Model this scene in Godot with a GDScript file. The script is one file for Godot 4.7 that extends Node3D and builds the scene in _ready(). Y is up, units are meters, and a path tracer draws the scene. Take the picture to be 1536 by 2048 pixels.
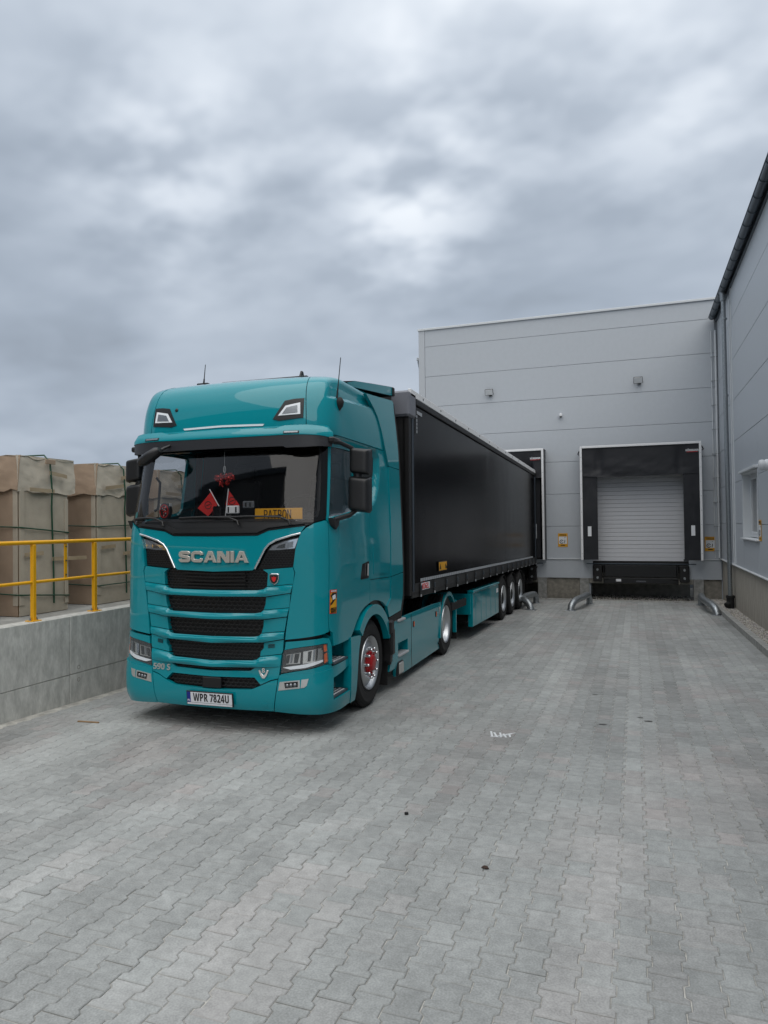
extends Node3D

# ---------------------------------------------------------------- constants
const SLOPE := 0.0203                      # the loading ramp falls away from the camera
var ramp_turn := -atan(SLOPE)
var cam: Camera3D
var rng := RandomNumberGenerator.new()
var M := {}
var taken := {}

# ---------------------------------------------------------------- mesh collector
class MB:
	var v := PackedVector3Array()
	var n := PackedVector3Array()
	var u := PackedVector2Array()

	func tri(a: Vector3, b: Vector3, c: Vector3, na: Vector3, nb: Vector3, nc: Vector3) -> void:
		var g := (c - a).cross(b - a)
		if g.dot(na + nb + nc) < 0.0:
			v.append(a); v.append(c); v.append(b)
			n.append(na); n.append(nc); n.append(nb)
		else:
			v.append(a); v.append(b); v.append(c)
			n.append(na); n.append(nb); n.append(nc)

	func face(p: PackedVector3Array, out: Vector3) -> void:
		var g := Vector3.ZERO
		for i in range(1, p.size() - 1):
			g += (p[i] - p[0]).cross(p[i + 1] - p[0])
		if g.length_squared() < 1e-20:
			return
		g = g.normalized()
		if g.dot(out) < 0.0:
			g = -g
		for i in range(1, p.size() - 1):
			tri(p[0], p[i], p[i + 1], g, g, g)

	func box(c: Vector3, s: Vector3, bev := 0.0, b := Basis()) -> void:
		var h := s * 0.5
		bev = minf(bev, minf(h.x, minf(h.y, h.z)) * 0.49)
		if bev <= 0.0:
			for ax in 3:
				for sg in [-1.0, 1.0]:
					var o := Vector3.ZERO
					o[ax] = sg
					var k := (ax + 1) % 3
					var l := (ax + 2) % 3
					var pts := PackedVector3Array()
					for q in [[-1, -1], [1, -1], [1, 1], [-1, 1]]:
						var p := Vector3.ZERO
						p[ax] = sg * h[ax]; p[k] = q[0] * h[k]; p[l] = q[1] * h[l]
						pts.append(c + b * p)
					face(pts, b * o)
			return
		var P := func(ax: int, sx: float, sy: float, sz: float) -> Vector3:
			var q := Vector3(sx * (h.x - bev), sy * (h.y - bev), sz * (h.z - bev))
			q[ax] = [sx, sy, sz][ax] * h[ax]
			return c + b * q
		for ax in 3:
			var k := (ax + 1) % 3
			var l := (ax + 2) % 3
			for sg in [-1.0, 1.0]:
				var pts := PackedVector3Array()
				for q in [[-1.0, -1.0], [1.0, -1.0], [1.0, 1.0], [-1.0, 1.0]]:
					var s3 := [0.0, 0.0, 0.0]
					s3[ax] = sg; s3[k] = q[0]; s3[l] = q[1]
					pts.append(P.call(ax, s3[0], s3[1], s3[2]))
				var o := Vector3.ZERO
				o[ax] = sg
				face(pts, b * o)
			for s1 in [-1.0, 1.0]:
				for s2 in [-1.0, 1.0]:
					var a3 := [0.0, 0.0, 0.0]
					a3[k] = s1; a3[l] = s2
					a3[ax] = -1.0
					var p1: Vector3 = P.call(k, a3[0], a3[1], a3[2])
					var p2: Vector3 = P.call(l, a3[0], a3[1], a3[2])
					a3[ax] = 1.0
					var p3: Vector3 = P.call(l, a3[0], a3[1], a3[2])
					var p4: Vector3 = P.call(k, a3[0], a3[1], a3[2])
					var o := Vector3.ZERO
					o[k] = s1; o[l] = s2
					face(PackedVector3Array([p1, p2, p3, p4]), b * o)
		for sx in [-1.0, 1.0]:
			for sy in [-1.0, 1.0]:
				for sz in [-1.0, 1.0]:
					face(PackedVector3Array([P.call(0, sx, sy, sz), P.call(1, sx, sy, sz), P.call(2, sx, sy, sz)]), b * Vector3(sx, sy, sz))

	func tube(path: PackedVector3Array, r: float, sides := 10, caps := true, r2 := -1.0) -> void:
		if r2 < 0.0:
			r2 = r
		var m := path.size()
		var up := Vector3.UP
		var t0 := (path[1] - path[0]).normalized()
		if absf(t0.y) > 0.9:
			up = Vector3.RIGHT
		var x := t0.cross(up).normalized()
		var prev: Array[Vector3] = []
		var prevn: Array[Vector3] = []
		for i in m:
			var t := (path[mini(i + 1, m - 1)] - path[maxi(i - 1, 0)]).normalized()
			x = (x - t * t.dot(x)).normalized()
			var y := t.cross(x)
			var ring: Array[Vector3] = []
			var rn: Array[Vector3] = []
			var rr := lerpf(r, r2, float(i) / float(m - 1))
			for k in sides:
				var a := TAU * k / sides
				var d := x * cos(a) + y * sin(a)
				ring.append(path[i] + d * rr)
				rn.append(d)
			if i > 0:
				for k in sides:
					var l := (k + 1) % sides
					tri(prev[k], prev[l], ring[l], prevn[k], prevn[l], rn[l])
					tri(prev[k], ring[l], ring[k], prevn[k], rn[l], rn[k])
			if caps and (i == 0 or i == m - 1):
				face(PackedVector3Array(ring), -t if i == 0 else t)
			prev = ring
			prevn = rn

	# profile: Vector2(radius, along axis); spun round axis `ax` through o
	func lathe(prof: PackedVector2Array, o: Vector3, ax: Vector3, segs := 32, smooth := true) -> void:
		var up := Vector3.UP if absf(ax.y) < 0.9 else Vector3.RIGHT
		var x := ax.cross(up).normalized()
		var y := ax.cross(x).normalized()
		var m := prof.size()
		var sn: Array[Vector2] = []
		for i in m - 1:
			var d := (prof[i + 1] - prof[i]).normalized()
			sn.append(Vector2(d.y, -d.x))
		for i in m - 1:
			var na := sn[i]
			var nb := sn[i]
			if smooth and i > 0 and sn[i].dot(sn[i - 1]) > 0.7:
				na = (sn[i] + sn[i - 1]).normalized()
			if smooth and i < m - 2 and sn[i].dot(sn[i + 1]) > 0.7:
				nb = (sn[i] + sn[i + 1]).normalized()
			for k in segs:
				var a0 := TAU * k / segs
				var a1 := TAU * (k + 1) / segs
				var d0 := x * cos(a0) + y * sin(a0)
				var d1 := x * cos(a1) + y * sin(a1)
				var p00 := o + d0 * prof[i].x + ax * prof[i].y
				var p01 := o + d1 * prof[i].x + ax * prof[i].y
				var p10 := o + d0 * prof[i + 1].x + ax * prof[i + 1].y
				var p11 := o + d1 * prof[i + 1].x + ax * prof[i + 1].y
				var n00 := d0 * na.x + ax * na.y
				var n01 := d1 * na.x + ax * na.y
				var n10 := d0 * nb.x + ax * nb.y
				var n11 := d1 * nb.x + ax * nb.y
				if prof[i].x > 1e-5:
					tri(p00, p01, p11, n00, n01, n11)
				if prof[i + 1].x > 1e-5:
					tri(p00, p11, p10, n00, n11, n10)

	# polygon in the x/y plane of xf, extruded from z = 0 to z = depth
	func prism(poly: PackedVector2Array, depth: float, xf: Transform3D, bev := 0.0) -> void:
		var idx := Geometry2D.triangulate_polygon(poly)
		var sg := signf(depth)
		var cen := Vector2.ZERO
		for p in poly:
			cen += p / poly.size()
		var top := poly
		if bev > 0.0:
			var ins := Geometry2D.offset_polygon(poly, -bev, Geometry2D.JOIN_MITER)
			if ins.size() == 1 and ins[0].size() == poly.size():
				# match the start
				var q: PackedVector2Array = ins[0]
				var best := 0
				for i in q.size():
					if q[i].distance_squared_to(poly[0]) < q[best].distance_squared_to(poly[0]):
						best = i
				var r := PackedVector2Array()
				var same := Geometry2D.is_polygon_clockwise(q) == Geometry2D.is_polygon_clockwise(poly)
				for i in q.size():
					r.append(q[(best + (i if same else -i) + q.size() * 2) % q.size()])
				top = r
			else:
				bev = 0.0
		for i in range(0, idx.size(), 3):
			var a := top[idx[i]]; var b := top[idx[i + 1]]; var c := top[idx[i + 2]]
			face(PackedVector3Array([xf * Vector3(a.x, a.y, depth), xf * Vector3(b.x, b.y, depth), xf * Vector3(c.x, c.y, depth)]), xf.basis.z * sg)
			a = poly[idx[i]]; b = poly[idx[i + 1]]; c = poly[idx[i + 2]]
			face(PackedVector3Array([xf * Vector3(a.x, a.y, 0), xf * Vector3(b.x, b.y, 0), xf * Vector3(c.x, c.y, 0)]), -xf.basis.z * sg)
		var cw := Geometry2D.is_polygon_clockwise(poly)
		for i in poly.size():
			var j := (i + 1) % poly.size()
			var e := poly[j] - poly[i]
			var o2 := Vector2(e.y, -e.x) * (-1.0 if cw else 1.0)
			var o := xf.basis * Vector3(o2.x, o2.y, 0)
			var z1 := depth - sg * bev
			face(PackedVector3Array([xf * Vector3(poly[i].x, poly[i].y, 0), xf * Vector3(poly[j].x, poly[j].y, 0), xf * Vector3(poly[j].x, poly[j].y, z1), xf * Vector3(poly[i].x, poly[i].y, z1)]), o)
			if bev > 0.0:
				face(PackedVector3Array([xf * Vector3(poly[i].x, poly[i].y, z1), xf * Vector3(poly[j].x, poly[j].y, z1), xf * Vector3(top[j].x, top[j].y, depth), xf * Vector3(top[i].x, top[i].y, depth)]), (o.normalized() + xf.basis.z.normalized() * sg))

	# f: Callable(Vector2) -> [point, normal]; cells of the polygon are laid on the surface, moved out by d, rim of depth `thick`
	func patch(f: Callable, poly: PackedVector2Array, cell: float, d := 0.0, thick := 0.0, holes: Array = [], back := false) -> void:
		var lo := poly[0]
		var hi := poly[0]
		for p in poly:
			lo = lo.min(p); hi = hi.max(p)
		var nx := maxi(1, ceili((hi.x - lo.x) / cell))
		var ny := maxi(1, ceili((hi.y - lo.y) / cell))
		var st := Vector2((hi.x - lo.x) / nx, (hi.y - lo.y) / ny)
		var memo := {}
		var at := func(p: Vector2) -> Array:
			var key := Vector2i(roundi(p.x * 20000.0), roundi(p.y * 20000.0))
			if not memo.has(key):
				memo[key] = f.call(p)
			return memo[key]
		for i in nx:
			for j in ny:
				var a := lo + Vector2(st.x * i, st.y * j)
				var rect := PackedVector2Array([a, a + Vector2(st.x, 0), a + st, a + Vector2(0, st.y)])
				var pieces: Array = Geometry2D.intersect_polygons(rect, poly)
				for h in holes:
					var nxt: Array = []
					for pc in pieces:
						nxt.append_array(Geometry2D.clip_polygons(pc, h))
					pieces = nxt
				for pc in pieces:
					var idx := Geometry2D.triangulate_polygon(pc)
					for k in range(0, idx.size(), 3):
						var A: Array = at.call(pc[idx[k]])
						var B: Array = at.call(pc[idx[k + 1]])
						var C: Array = at.call(pc[idx[k + 2]])
						tri(A[0] + A[1] * d, B[0] + B[1] * d, C[0] + C[1] * d, A[1], B[1], C[1])
						if back:
							var e := d - thick
							tri(A[0] + A[1] * e, B[0] + B[1] * e, C[0] + C[1] * e, -A[1], -B[1], -C[1])
		if thick > 0.0:
			var loops: Array = [poly]
			loops.append_array(holes)
			for li in loops.size():
				var lp: PackedVector2Array = loops[li]
				for i in lp.size():
					var p := lp[i]
					var q := lp[(i + 1) % lp.size()]
					var m := maxi(1, ceili(p.distance_to(q) / cell))
					for k in m:
						var A: Array = at.call(p.lerp(q, float(k) / m))
						var B: Array = at.call(p.lerp(q, float(k + 1) / m))
						var mid := p.lerp(q, (k + 0.5) / m)
						var e2 := q - p
						var side := Vector2(e2.y, -e2.x).normalized() * 0.002
						if Geometry2D.is_point_in_polygon(mid + side, lp) != (li > 0):
							side = -side
						var S: Array = at.call(mid + side)
						var O: Vector3 = S[0] - (A[0] + B[0]) * 0.5
						face(PackedVector3Array([A[0] + A[1] * d, B[0] + B[1] * d, B[0] + B[1] * (d - thick), A[0] + A[1] * (d - thick)]), O)

	func beam(a: Vector3, b: Vector3, w: float, h: float, up: Vector3) -> void:
		var t := (b - a).normalized()
		var x := t.cross(up).normalized() * w * 0.5
		var y := x.cross(t).normalized() * h * 0.5
		for q in [[x, y, -x, y, y], [-x, y, -x, -y, -x], [x, -y, x, y, x]]:
			face(PackedVector3Array([a + q[0] + q[1], a + q[2] + q[3], b + q[2] + q[3], b + q[0] + q[1]]), q[4])

	func mesh() -> ArrayMesh:
		var arr := []
		arr.resize(Mesh.ARRAY_MAX)
		arr[Mesh.ARRAY_VERTEX] = v
		arr[Mesh.ARRAY_NORMAL] = n
		if u.size() == v.size():
			arr[Mesh.ARRAY_TEX_UV] = u
		var m := ArrayMesh.new()
		m.add_surface_from_arrays(Mesh.PRIMITIVE_TRIANGLES, arr)
		return m

# ---------------------------------------------------------------- objects
func numbered(called: String) -> String:
	var k: int = taken.get(called, -1) + 1
	taken[called] = k
	return called if k == 0 else "%s_%03d" % [called, k]

func put(o: Node3D, called: String, parent: Node = self) -> void:
	o.name = numbered(called) if parent == self else called
	parent.add_child(o, true)

func obj(called: String, mb: MB, m: Material, parent: Node = self) -> MeshInstance3D:
	return inst(called, mb.mesh(), m, parent)

func inst(called: String, mesh: Mesh, m: Material, parent: Node = self) -> MeshInstance3D:
	var o := MeshInstance3D.new()
	o.mesh = mesh
	o.material_override = m
	put(o, called, parent)
	return o

func thing(called: String, label: String, category: String, at := Vector3.ZERO, group := "") -> Node3D:
	var o := Node3D.new()
	put(o, called)
	o.position = at
	tag(o, label, category, group)
	return o

func tag(o: Node, label: String, category: String, group := "") -> void:
	o.set_meta("label", label)
	o.set_meta("category", category)
	if group:
		o.set_meta("group", group)

func structure(o: Node, label: String, category: String) -> void:
	tag(o, label, category)
	o.set_meta("kind", "structure")

func bx(c: Vector3, s: Vector3, bev := 0.004) -> MB:
	var m := MB.new()
	m.box(c, s, bev)
	return m

func tb(pts: Array, r: float, sides := 10) -> MB:
	var m := MB.new()
	m.tube(PackedVector3Array(pts), r, sides)
	return m

func p2(a: Array) -> PackedVector2Array:
	var r := PackedVector2Array()
	for i in range(0, a.size(), 2):
		r.append(Vector2(a[i], a[i + 1]))
	return r

func sym(a: Array) -> PackedVector2Array:      # half outline from the top centre round to the bottom centre, mirrored
	var r := p2(a)
	for i in range(r.size() - 1, -1, -1):
		if r[i].x > 1e-4:
			r.append(Vector2(-r[i].x, r[i].y))
	return r

func mir(p: PackedVector2Array, s: float) -> PackedVector2Array:
	var r := PackedVector2Array()
	for q in p:
		r.append(Vector2(q.x * s, q.y))
	return r

func text(words: String, size: float, depth: float, wide := 1.0, weight := 700, family := "Droid Sans") -> TextMesh:
	var f := SystemFont.new()
	f.font_names = PackedStringArray([family])
	f.font_weight = mini(weight, 700)
	var t := TextMesh.new()
	if weight > 800:
		var fv := FontVariation.new()
		fv.base_font = f
		fv.variation_embolden = 0.9
		t.font = fv
	else:
		t.font = f
	t.text = words
	t.font_size = 64
	t.pixel_size = size / 64.0
	t.depth = depth
	t.curve_step = 2.0
	return t

func put_text(called: String, words: String, size: float, m: Material, parent: Node, xf: Transform3D, wide := 1.0, depth := 0.004, weight := 700, family := "Droid Sans") -> MeshInstance3D:
	var o := inst(called, text(words, size, depth, wide, weight, family), m, parent)
	o.transform = xf * Transform3D(Basis.from_scale(Vector3(wide, 1, 1)), Vector3.ZERO)
	return o

# ---------------------------------------------------------------- materials
func mat(key: String, c: Color, rough := 0.6, metal := 0.0) -> StandardMaterial3D:
	if M.has(key):
		return M[key]
	var m := StandardMaterial3D.new()
	m.resource_name = key
	m.albedo_color = c
	m.roughness = rough
	m.metallic = metal
	M[key] = m
	return m

func noise(freq: float, octaves := 4, sd := 1, type := FastNoiseLite.TYPE_SIMPLEX_SMOOTH) -> FastNoiseLite:
	var f := FastNoiseLite.new()
	f.seed = sd
	f.noise_type = type
	f.frequency = freq
	f.fractal_octaves = octaves
	f.fractal_gain = 0.55
	return f

func grain(size: int, layers: Array, lo: float, hi: float) -> ImageTexture:   # layers: [noise, weight]; a grey texture between lo and hi
	var sum := PackedFloat32Array()
	sum.resize(size * size)
	var total := 0.0
	for l in layers:
		var b: PackedByteArray = l[0].get_seamless_image(size, size, false, false, 0.12).get_data()
		var w: float = l[1]
		total += w
		for i in size * size:
			sum[i] += b[i] * w
	var out := PackedByteArray()
	out.resize(size * size)
	for i in size * size:
		out[i] = clampi(int(255.0 * lerpf(lo, hi, sum[i] / (255.0 * total))), 0, 255)
	var im := Image.create_from_data(size, size, false, Image.FORMAT_L8, out)
	im.convert(Image.FORMAT_RGB8)
	return ImageTexture.create_from_image(im)

func tri_tex(m: StandardMaterial3D, albedo: Texture2D, scale: Vector3, rough: Texture2D = null, world := true) -> void:
	m.uv1_triplanar = true
	m.uv1_world_triplanar = world
	m.uv1_triplanar_sharpness = 4.0
	m.uv1_scale = scale
	if albedo:
		m.albedo_texture = albedo
	if rough:
		m.roughness_texture = rough

func bump(m: StandardMaterial3D, t: Texture2D, cm: float) -> void:
	m.heightmap_enabled = true
	m.heightmap_texture = t
	m.heightmap_scale = cm

var tex := {}
func make_materials() -> void:
	tex.fine = grain(512, [[noise(0.09, 3, 3), 1.0], [noise(0.25, 2, 4), 0.8]], 0.62, 1.0)
	tex.patch = grain(512, [[noise(0.008, 5, 5), 1.6], [noise(0.06, 3, 6), 0.6]], 0.6, 1.0)
	tex.concrete = grain(1024, [[noise(0.006, 6, 7), 1.5], [noise(0.05, 4, 8), 0.8], [noise(0.3, 2, 9), 0.5]], 0.58, 1.0)
	tex.paver = grain(1024, [[noise(0.006, 6, 17), 0.6], [noise(0.04, 4, 18), 0.7], [noise(0.28, 2, 19), 1.1]], 0.62, 1.0)
	tex.paver_relief = grain(512, [[noise(0.3, 2, 29), 1.0], [noise(0.1, 2, 30), 0.8]], 0.0, 1.0)
	tex.streak = grain(512, [[noise(0.02, 5, 27), 1.0], [noise(0.1, 3, 28), 0.5]], 0.72, 1.0)
	tex.clean = grain(512, [[noise(0.02, 3, 57), 0.5], [noise(0.25, 2, 58), 1.0]], 0.95, 1.0)
	tex.dust = grain(512, [[noise(0.01, 5, 37), 1.0], [noise(0.12, 3, 38), 0.8]], 0.9, 1.0)

	var m: StandardMaterial3D
	m = mat("teal_paint", TEAL, 0.32)
	m.clearcoat_enabled = true; m.clearcoat = 1.0; m.clearcoat_roughness = 0.035; m.metallic_specular = 0.15
	m = mat("black_plastic", Color(0.075, 0.078, 0.085), 0.48)
	tri_tex(m, null, Vector3.ONE * 6.0, tex.dust, false)
	mat("visor_black", Color(0.17, 0.175, 0.19), 0.4)
	mat("mirror_shell", Color(0.1, 0.103, 0.11), 0.42)
	mat("grille_black", Color(0.055, 0.056, 0.06), 0.35)
	mat("mesh_black", Color(0.13, 0.132, 0.14), 0.28)
	mat("gloss_black", Color(0.03, 0.03, 0.034), 0.08)
	mat("rubber", Color(0.09, 0.09, 0.092), 0.78)
	m = mat("tyre", Color(0.105, 0.105, 0.108), 0.85)
	tri_tex(m, tex.dust, Vector3.ONE * 3.0, null, false)
	mat("chrome", Color(0.86, 0.87, 0.88), 0.07, 1.0)
	mat("satin_metal", Color(0.78, 0.78, 0.77), 0.32, 0.7)
	mat("letter_metal", Color(0.80, 0.785, 0.755), 0.3, 0.65)
	mat("rail_white", Color(0.86, 0.865, 0.87), 0.4)
	m = mat("aluminium", Color(0.80, 0.81, 0.82), 0.42, 0.55)
	tri_tex(m, tex.dust, Vector3.ONE * 2.0, null, false)
	m = mat("rim_aluminium", Color(0.74, 0.75, 0.76), 0.36, 1.0)
	m = mat("galvanised", Color(0.74, 0.765, 0.78), 0.42, 0.85)
	tri_tex(m, tex.patch, Vector3.ONE * 5.0, null, true)
	m = mat("zinc_gutter", Color(0.33, 0.36, 0.39), 0.4, 0.8)
	mat("red_hub", Color(0.62, 0.05, 0.07), 0.3)
	mat("orange_lens", Color(0.78, 0.33, 0.05), 0.15)
	mat("white_lens", Color(0.88, 0.9, 0.92), 0.2)
	mat("pale_lens", Color(0.5, 0.52, 0.54), 0.25, 0.6)
	mat("lamp_dark", Color(0.07, 0.075, 0.08), 0.25)
	m = mat("windscreen_glass", Color(0.02, 0.025, 0.03, 0.2), 0.02)
	m.transparency = BaseMaterial3D.TRANSPARENCY_ALPHA
	m = mat("side_glass", Color(0.10, 0.28, 0.33, 0.36), 0.02)
	m.transparency = BaseMaterial3D.TRANSPARENCY_ALPHA
	m = mat("lamp_glass", Color(0.8, 0.85, 0.88, 0.06), 0.02)
	m.transparency = BaseMaterial3D.TRANSPARENCY_ALPHA
	m = mat("window_glass", Color(0.1, 0.12, 0.13, 0.25), 0.02)
	m.transparency = BaseMaterial3D.TRANSPARENCY_ALPHA
	mat("interior", Color(0.085, 0.085, 0.09), 0.7)
	m = mat("curtain", Color(0.035, 0.037, 0.05), 0.22)
	m.metallic_specular = 0.2
	tri_tex(m, null, Vector3.ONE * 0.6, tex.dust, true)
	mat("trailer_black", Color(0.06, 0.062, 0.068), 0.5)
	mat("trailer_grey", Color(0.42, 0.43, 0.46), 0.45)
	mat("chassis", Color(0.045, 0.045, 0.048), 0.7)
	mat("strap_webbing", Color(0.16, 0.165, 0.17), 0.6)
	mat("reflective_tape", Color(0.62, 0.64, 0.66), 0.5)
	mat("plate_white", Color(0.83, 0.84, 0.86), 0.35)
	mat("plate_blue", Color(0.05, 0.13, 0.5), 0.4)
	mat("ink", Color(0.03, 0.03, 0.035), 0.5)
	mat("sign_yellow", Color(0.83, 0.6, 0.07), 0.45)
	mat("sticker_red", Color(0.75, 0.1, 0.09), 0.5)
	mat("sticker_white", Color(0.85, 0.86, 0.87), 0.5)
	mat("flag_red", Color(0.72, 0.1, 0.09), 0.8)
	m = mat("rail_yellow", Color(0.90, 0.66, 0.04), 0.4)
	tri_tex(m, tex.dust, Vector3.ONE * 1.5)
	m = mat("panel_grey", Color(0.715, 0.738, 0.762), 0.42)
	tri_tex(m, tex.clean, Vector3(0.5, 0.5, 0.5))
	mat("trim_grey", Color(0.70, 0.72, 0.74), 0.4)
	mat("light_trim", Color(0.80, 0.815, 0.825), 0.4)
	mat("storage_grey", Color(0.36, 0.365, 0.38), 0.6)
	m = mat("concrete_infill", Color(0.65, 0.63, 0.585), 0.88)
	tri_tex(m, tex.concrete, Vector3(0.9, 0.9, 0.9))
	m = mat("door_grey", Color(0.80, 0.805, 0.82), 0.4)
	tri_tex(m, tex.clean, Vector3(0.6, 0.6, 0.6))
	m = mat("shelter_fabric", Color(0.09, 0.095, 0.115), 0.5)
	tri_tex(m, null, Vector3.ONE * 1.0, tex.dust)
	m = mat("concrete_wall", Color(0.82, 0.82, 0.80), 0.85)
	tri_tex(m, tex.streak, Vector3(0.8, 0.25, 0.8))
	bump(m, tex.fine, 0.12)
	m = mat("concrete_plinth", Color(0.72, 0.695, 0.65), 0.85)
	tri_tex(m, tex.streak, Vector3(1.1, 0.12, 1.1))
	m = mat("concrete_dock", Color(0.68, 0.665, 0.63), 0.88)
	tri_tex(m, tex.concrete, Vector3(0.6, 0.6, 0.6))
	m = mat("kerb_concrete", Color(0.70, 0.70, 0.685), 0.88)
	tri_tex(m, tex.concrete, Vector3(0.8, 0.8, 0.8))
	m = mat("yard_concrete", Color(0.70, 0.70, 0.68), 0.9)
	tri_tex(m, tex.concrete, Vector3(0.3, 0.3, 0.3))
	m = mat("earth", Color(0.4, 0.39, 0.36), 0.95)
	tri_tex(m, tex.concrete, Vector3(0.1, 0.1, 0.1))
	m = mat("joint_sand", Color(0.80, 0.79, 0.76), 0.95)
	tri_tex(m, tex.patch, Vector3(1.3, 1.3, 1.3))
	m = mat("cardboard", Color(0.62, 0.54, 0.46), 0.85)
	tri_tex(m, tex.dust, Vector3(0.8, 0.8, 0.8))
	m = mat("pale_cardboard", Color(0.68, 0.645, 0.585), 0.85)
	tri_tex(m, tex.dust, Vector3(0.9, 0.9, 0.9))
	m = mat("lid_card", Color(0.74, 0.705, 0.645), 0.85)
	tri_tex(m, tex.dust, Vector3(0.9, 0.9, 0.9))
	mat("green_strap", Color(0.07, 0.25, 0.17), 0.35)
	mat("tape", Color(0.62, 0.56, 0.47), 0.2)
	mat("timber", Color(0.5, 0.4, 0.28), 0.85)
	mat("white_plastic", Color(0.82, 0.83, 0.84), 0.4)
	m = mat("paver_stuff", Color(1, 1, 1), 0.8)
	m.vertex_color_use_as_albedo = true
	paver_look(m)

func paver_look(m: StandardMaterial3D) -> void:
	tri_tex(m, tex.paver, Vector3(0.27, 0.27, 0.27))
	bump(m, tex.paver_relief, 0.1)
	m.roughness = 0.82

func lin(c: Color) -> Color:
	return c.linear_to_srgb()

# ---------------------------------------------------------------- camera, sky, sun
const TEAL := Color(0.0, 0.51, 0.555)

func light_and_camera() -> void:
	cam = Camera3D.new()
	cam.name = "camera"
	add_child(cam)
	cam.position = Vector3(0, 1.97, 0)
	cam.rotation_order = EULER_ORDER_YXZ
	cam.rotation = Vector3(0.016571, 0.343393, -0.011912)
	cam.fov = rad_to_deg(2.0 * atan(1024.0 / 1401.62))
	cam.near = 0.05
	cam.far = 2000.0
	var we := WorldEnvironment.new()
	we.name = "environment"
	var e := Environment.new()
	e.background_mode = Environment.BG_SKY
	var sky := Sky.new()
	var sm := PanoramaSkyMaterial.new()
	sm.panorama = ImageTexture.create_from_image(sky_image())
	sky.sky_material = sm
	e.sky = sky
	e.background_energy_multiplier = 1.0
	e.tonemap_mode = Environment.TONE_MAPPER_LINEAR
	e.tonemap_exposure = 1.22
	e.ambient_light_source = Environment.AMBIENT_SOURCE_SKY
	e.sdfgi_enabled = true
	e.ssao_enabled = true
	e.ssil_enabled = true
	we.environment = e
	add_child(we)
	var sun := DirectionalLight3D.new()
	sun.name = "sun"
	sun.light_energy = 0.5
	sun.light_color = Color(1.0, 0.97, 0.93)
	sun.light_angular_distance = 80.0
	sun.shadow_enabled = true
	add_child(sun)
	sun.rotation_degrees = Vector3(-58, 25, 0)

func sky_image() -> Image:
	var w := 1536
	var h := 768
	var a := noise(0.62, 4, 41)
	var b := noise(1.9, 4, 42)
	var warp := noise(1.4, 3, 43)
	# openings in the cloud: azimuth and height in degrees, spread, strength
	var holes := []
	for q in [[340, 340, 7.5, 0.55], [300, 230, 9.0, 0.3], [800, 440, 5.5, 0.7], [830, 130, 8.0, 0.5], [900, 350, 7.0, 0.3], [1330, 260, 6.0, 0.32], [1500, 60, 9.0, 0.4], [1130, 110, 7.0, 0.25]]:
		var d := Vector3((q[0] - 768.0) / 1401.62, -(q[1] - 1024.0) / 1401.62, -1.0)
		holes.append([(cam.basis * d).normalized(), 1.0 / pow(deg_to_rad(q[2]), 2.0), q[3]])
	var data := PackedFloat32Array()
	data.resize(w * h * 3)
	for y in h:
		var el := PI * (0.5 - (y + 0.5) / h)
		var sy := sin(el)
		var cy := cos(el)
		for x in w:
			var az := (x + 0.5) / w * TAU
			var i := (y * w + x) * 3
			if sy < -0.02:
				data[i] = 0.26; data[i + 1] = 0.28; data[i + 2] = 0.3
				continue
			var d := Vector3(sin(az) * cy, sy, -cos(az) * cy)
			var k := 1.0 / (maxf(sy, 0.0) + 0.22)
			var p := Vector2(d.x, d.z) * k
			var wp := warp.get_noise_2d(p.x + 9.0, p.y) * 0.22
			var c := a.get_noise_2d(p.x + wp, p.y * 1.3 - wp) * 0.95 + b.get_noise_2d(p.x - wp, p.y * 1.3) * 0.42
			var open := 0.0
			for q in holes:
				open += exp(-(1.0 - d.dot(q[0])) * 2.0 * q[1]) * q[2]
			open *= clampf(1.0 + 1.9 * b.get_noise_2d(p.x * 1.7 + 3.0, p.y * 2.2), 0.25, 1.8)
			var level := 0.405 + 0.13 * c
			level *= lerpf(1.0, 3.0, smoothstep(0.45, 1.0, sy))
			level += open * 0.2
			var white := clampf((level - 0.38) * 2.2, 0.0, 1.0)
			data[i] = level * lerpf(0.812, 0.947, white)
			data[i + 1] = level * lerpf(0.945, 0.995, white)
			data[i + 2] = level * lerpf(1.132, 1.052, white)
	return Image.create_from_data(w, h, false, Image.FORMAT_RGBF, data.to_byte_array())

# ---------------------------------------------------------------- ground
func ramp_y(z: float) -> float:
	return SLOPE * z

func ground() -> void:
	var g := MB.new()
	g.box(Vector3(0, -1.7, 0), Vector3(900, 1.0, 900))
	var o := obj("ground", g, M.earth)
	structure(o, "bare grey earth lying under the paved loading yard", "ground")
	# raised yard on the left, behind the retaining wall
	g = MB.new()
	g.box(Vector3(-156.62, -0.37, -20), Vector3(300, 2.44, 200))
	o = obj("raised_yard", g, M.yard_concrete)
	structure(o, "raised concrete yard behind the low retaining wall", "yard")
	# sheet of jointing sand below the pavers
	g = MB.new()
	g.box(Vector3(-2.2, -0.1062, -9.65), Vector3(8.4, 0.2, 26.1))
	o = obj("jointing_sand", g, M.joint_sand)
	o.rotation.x = ramp_turn
	structure(o, "pale sand filling the joints between the pavers", "sand")
	g = MB.new()
	g.box(Vector3(-2.2, -0.101, 43.4), Vector3(60, 0.2, 80))
	o = obj("concrete_yard", g, M.yard_concrete)
	o.rotation.x = ramp_turn
	structure(o, "concrete yard at the top of the paved ramp", "yard")
	pavers()
	kerb()
	gravel()

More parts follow.
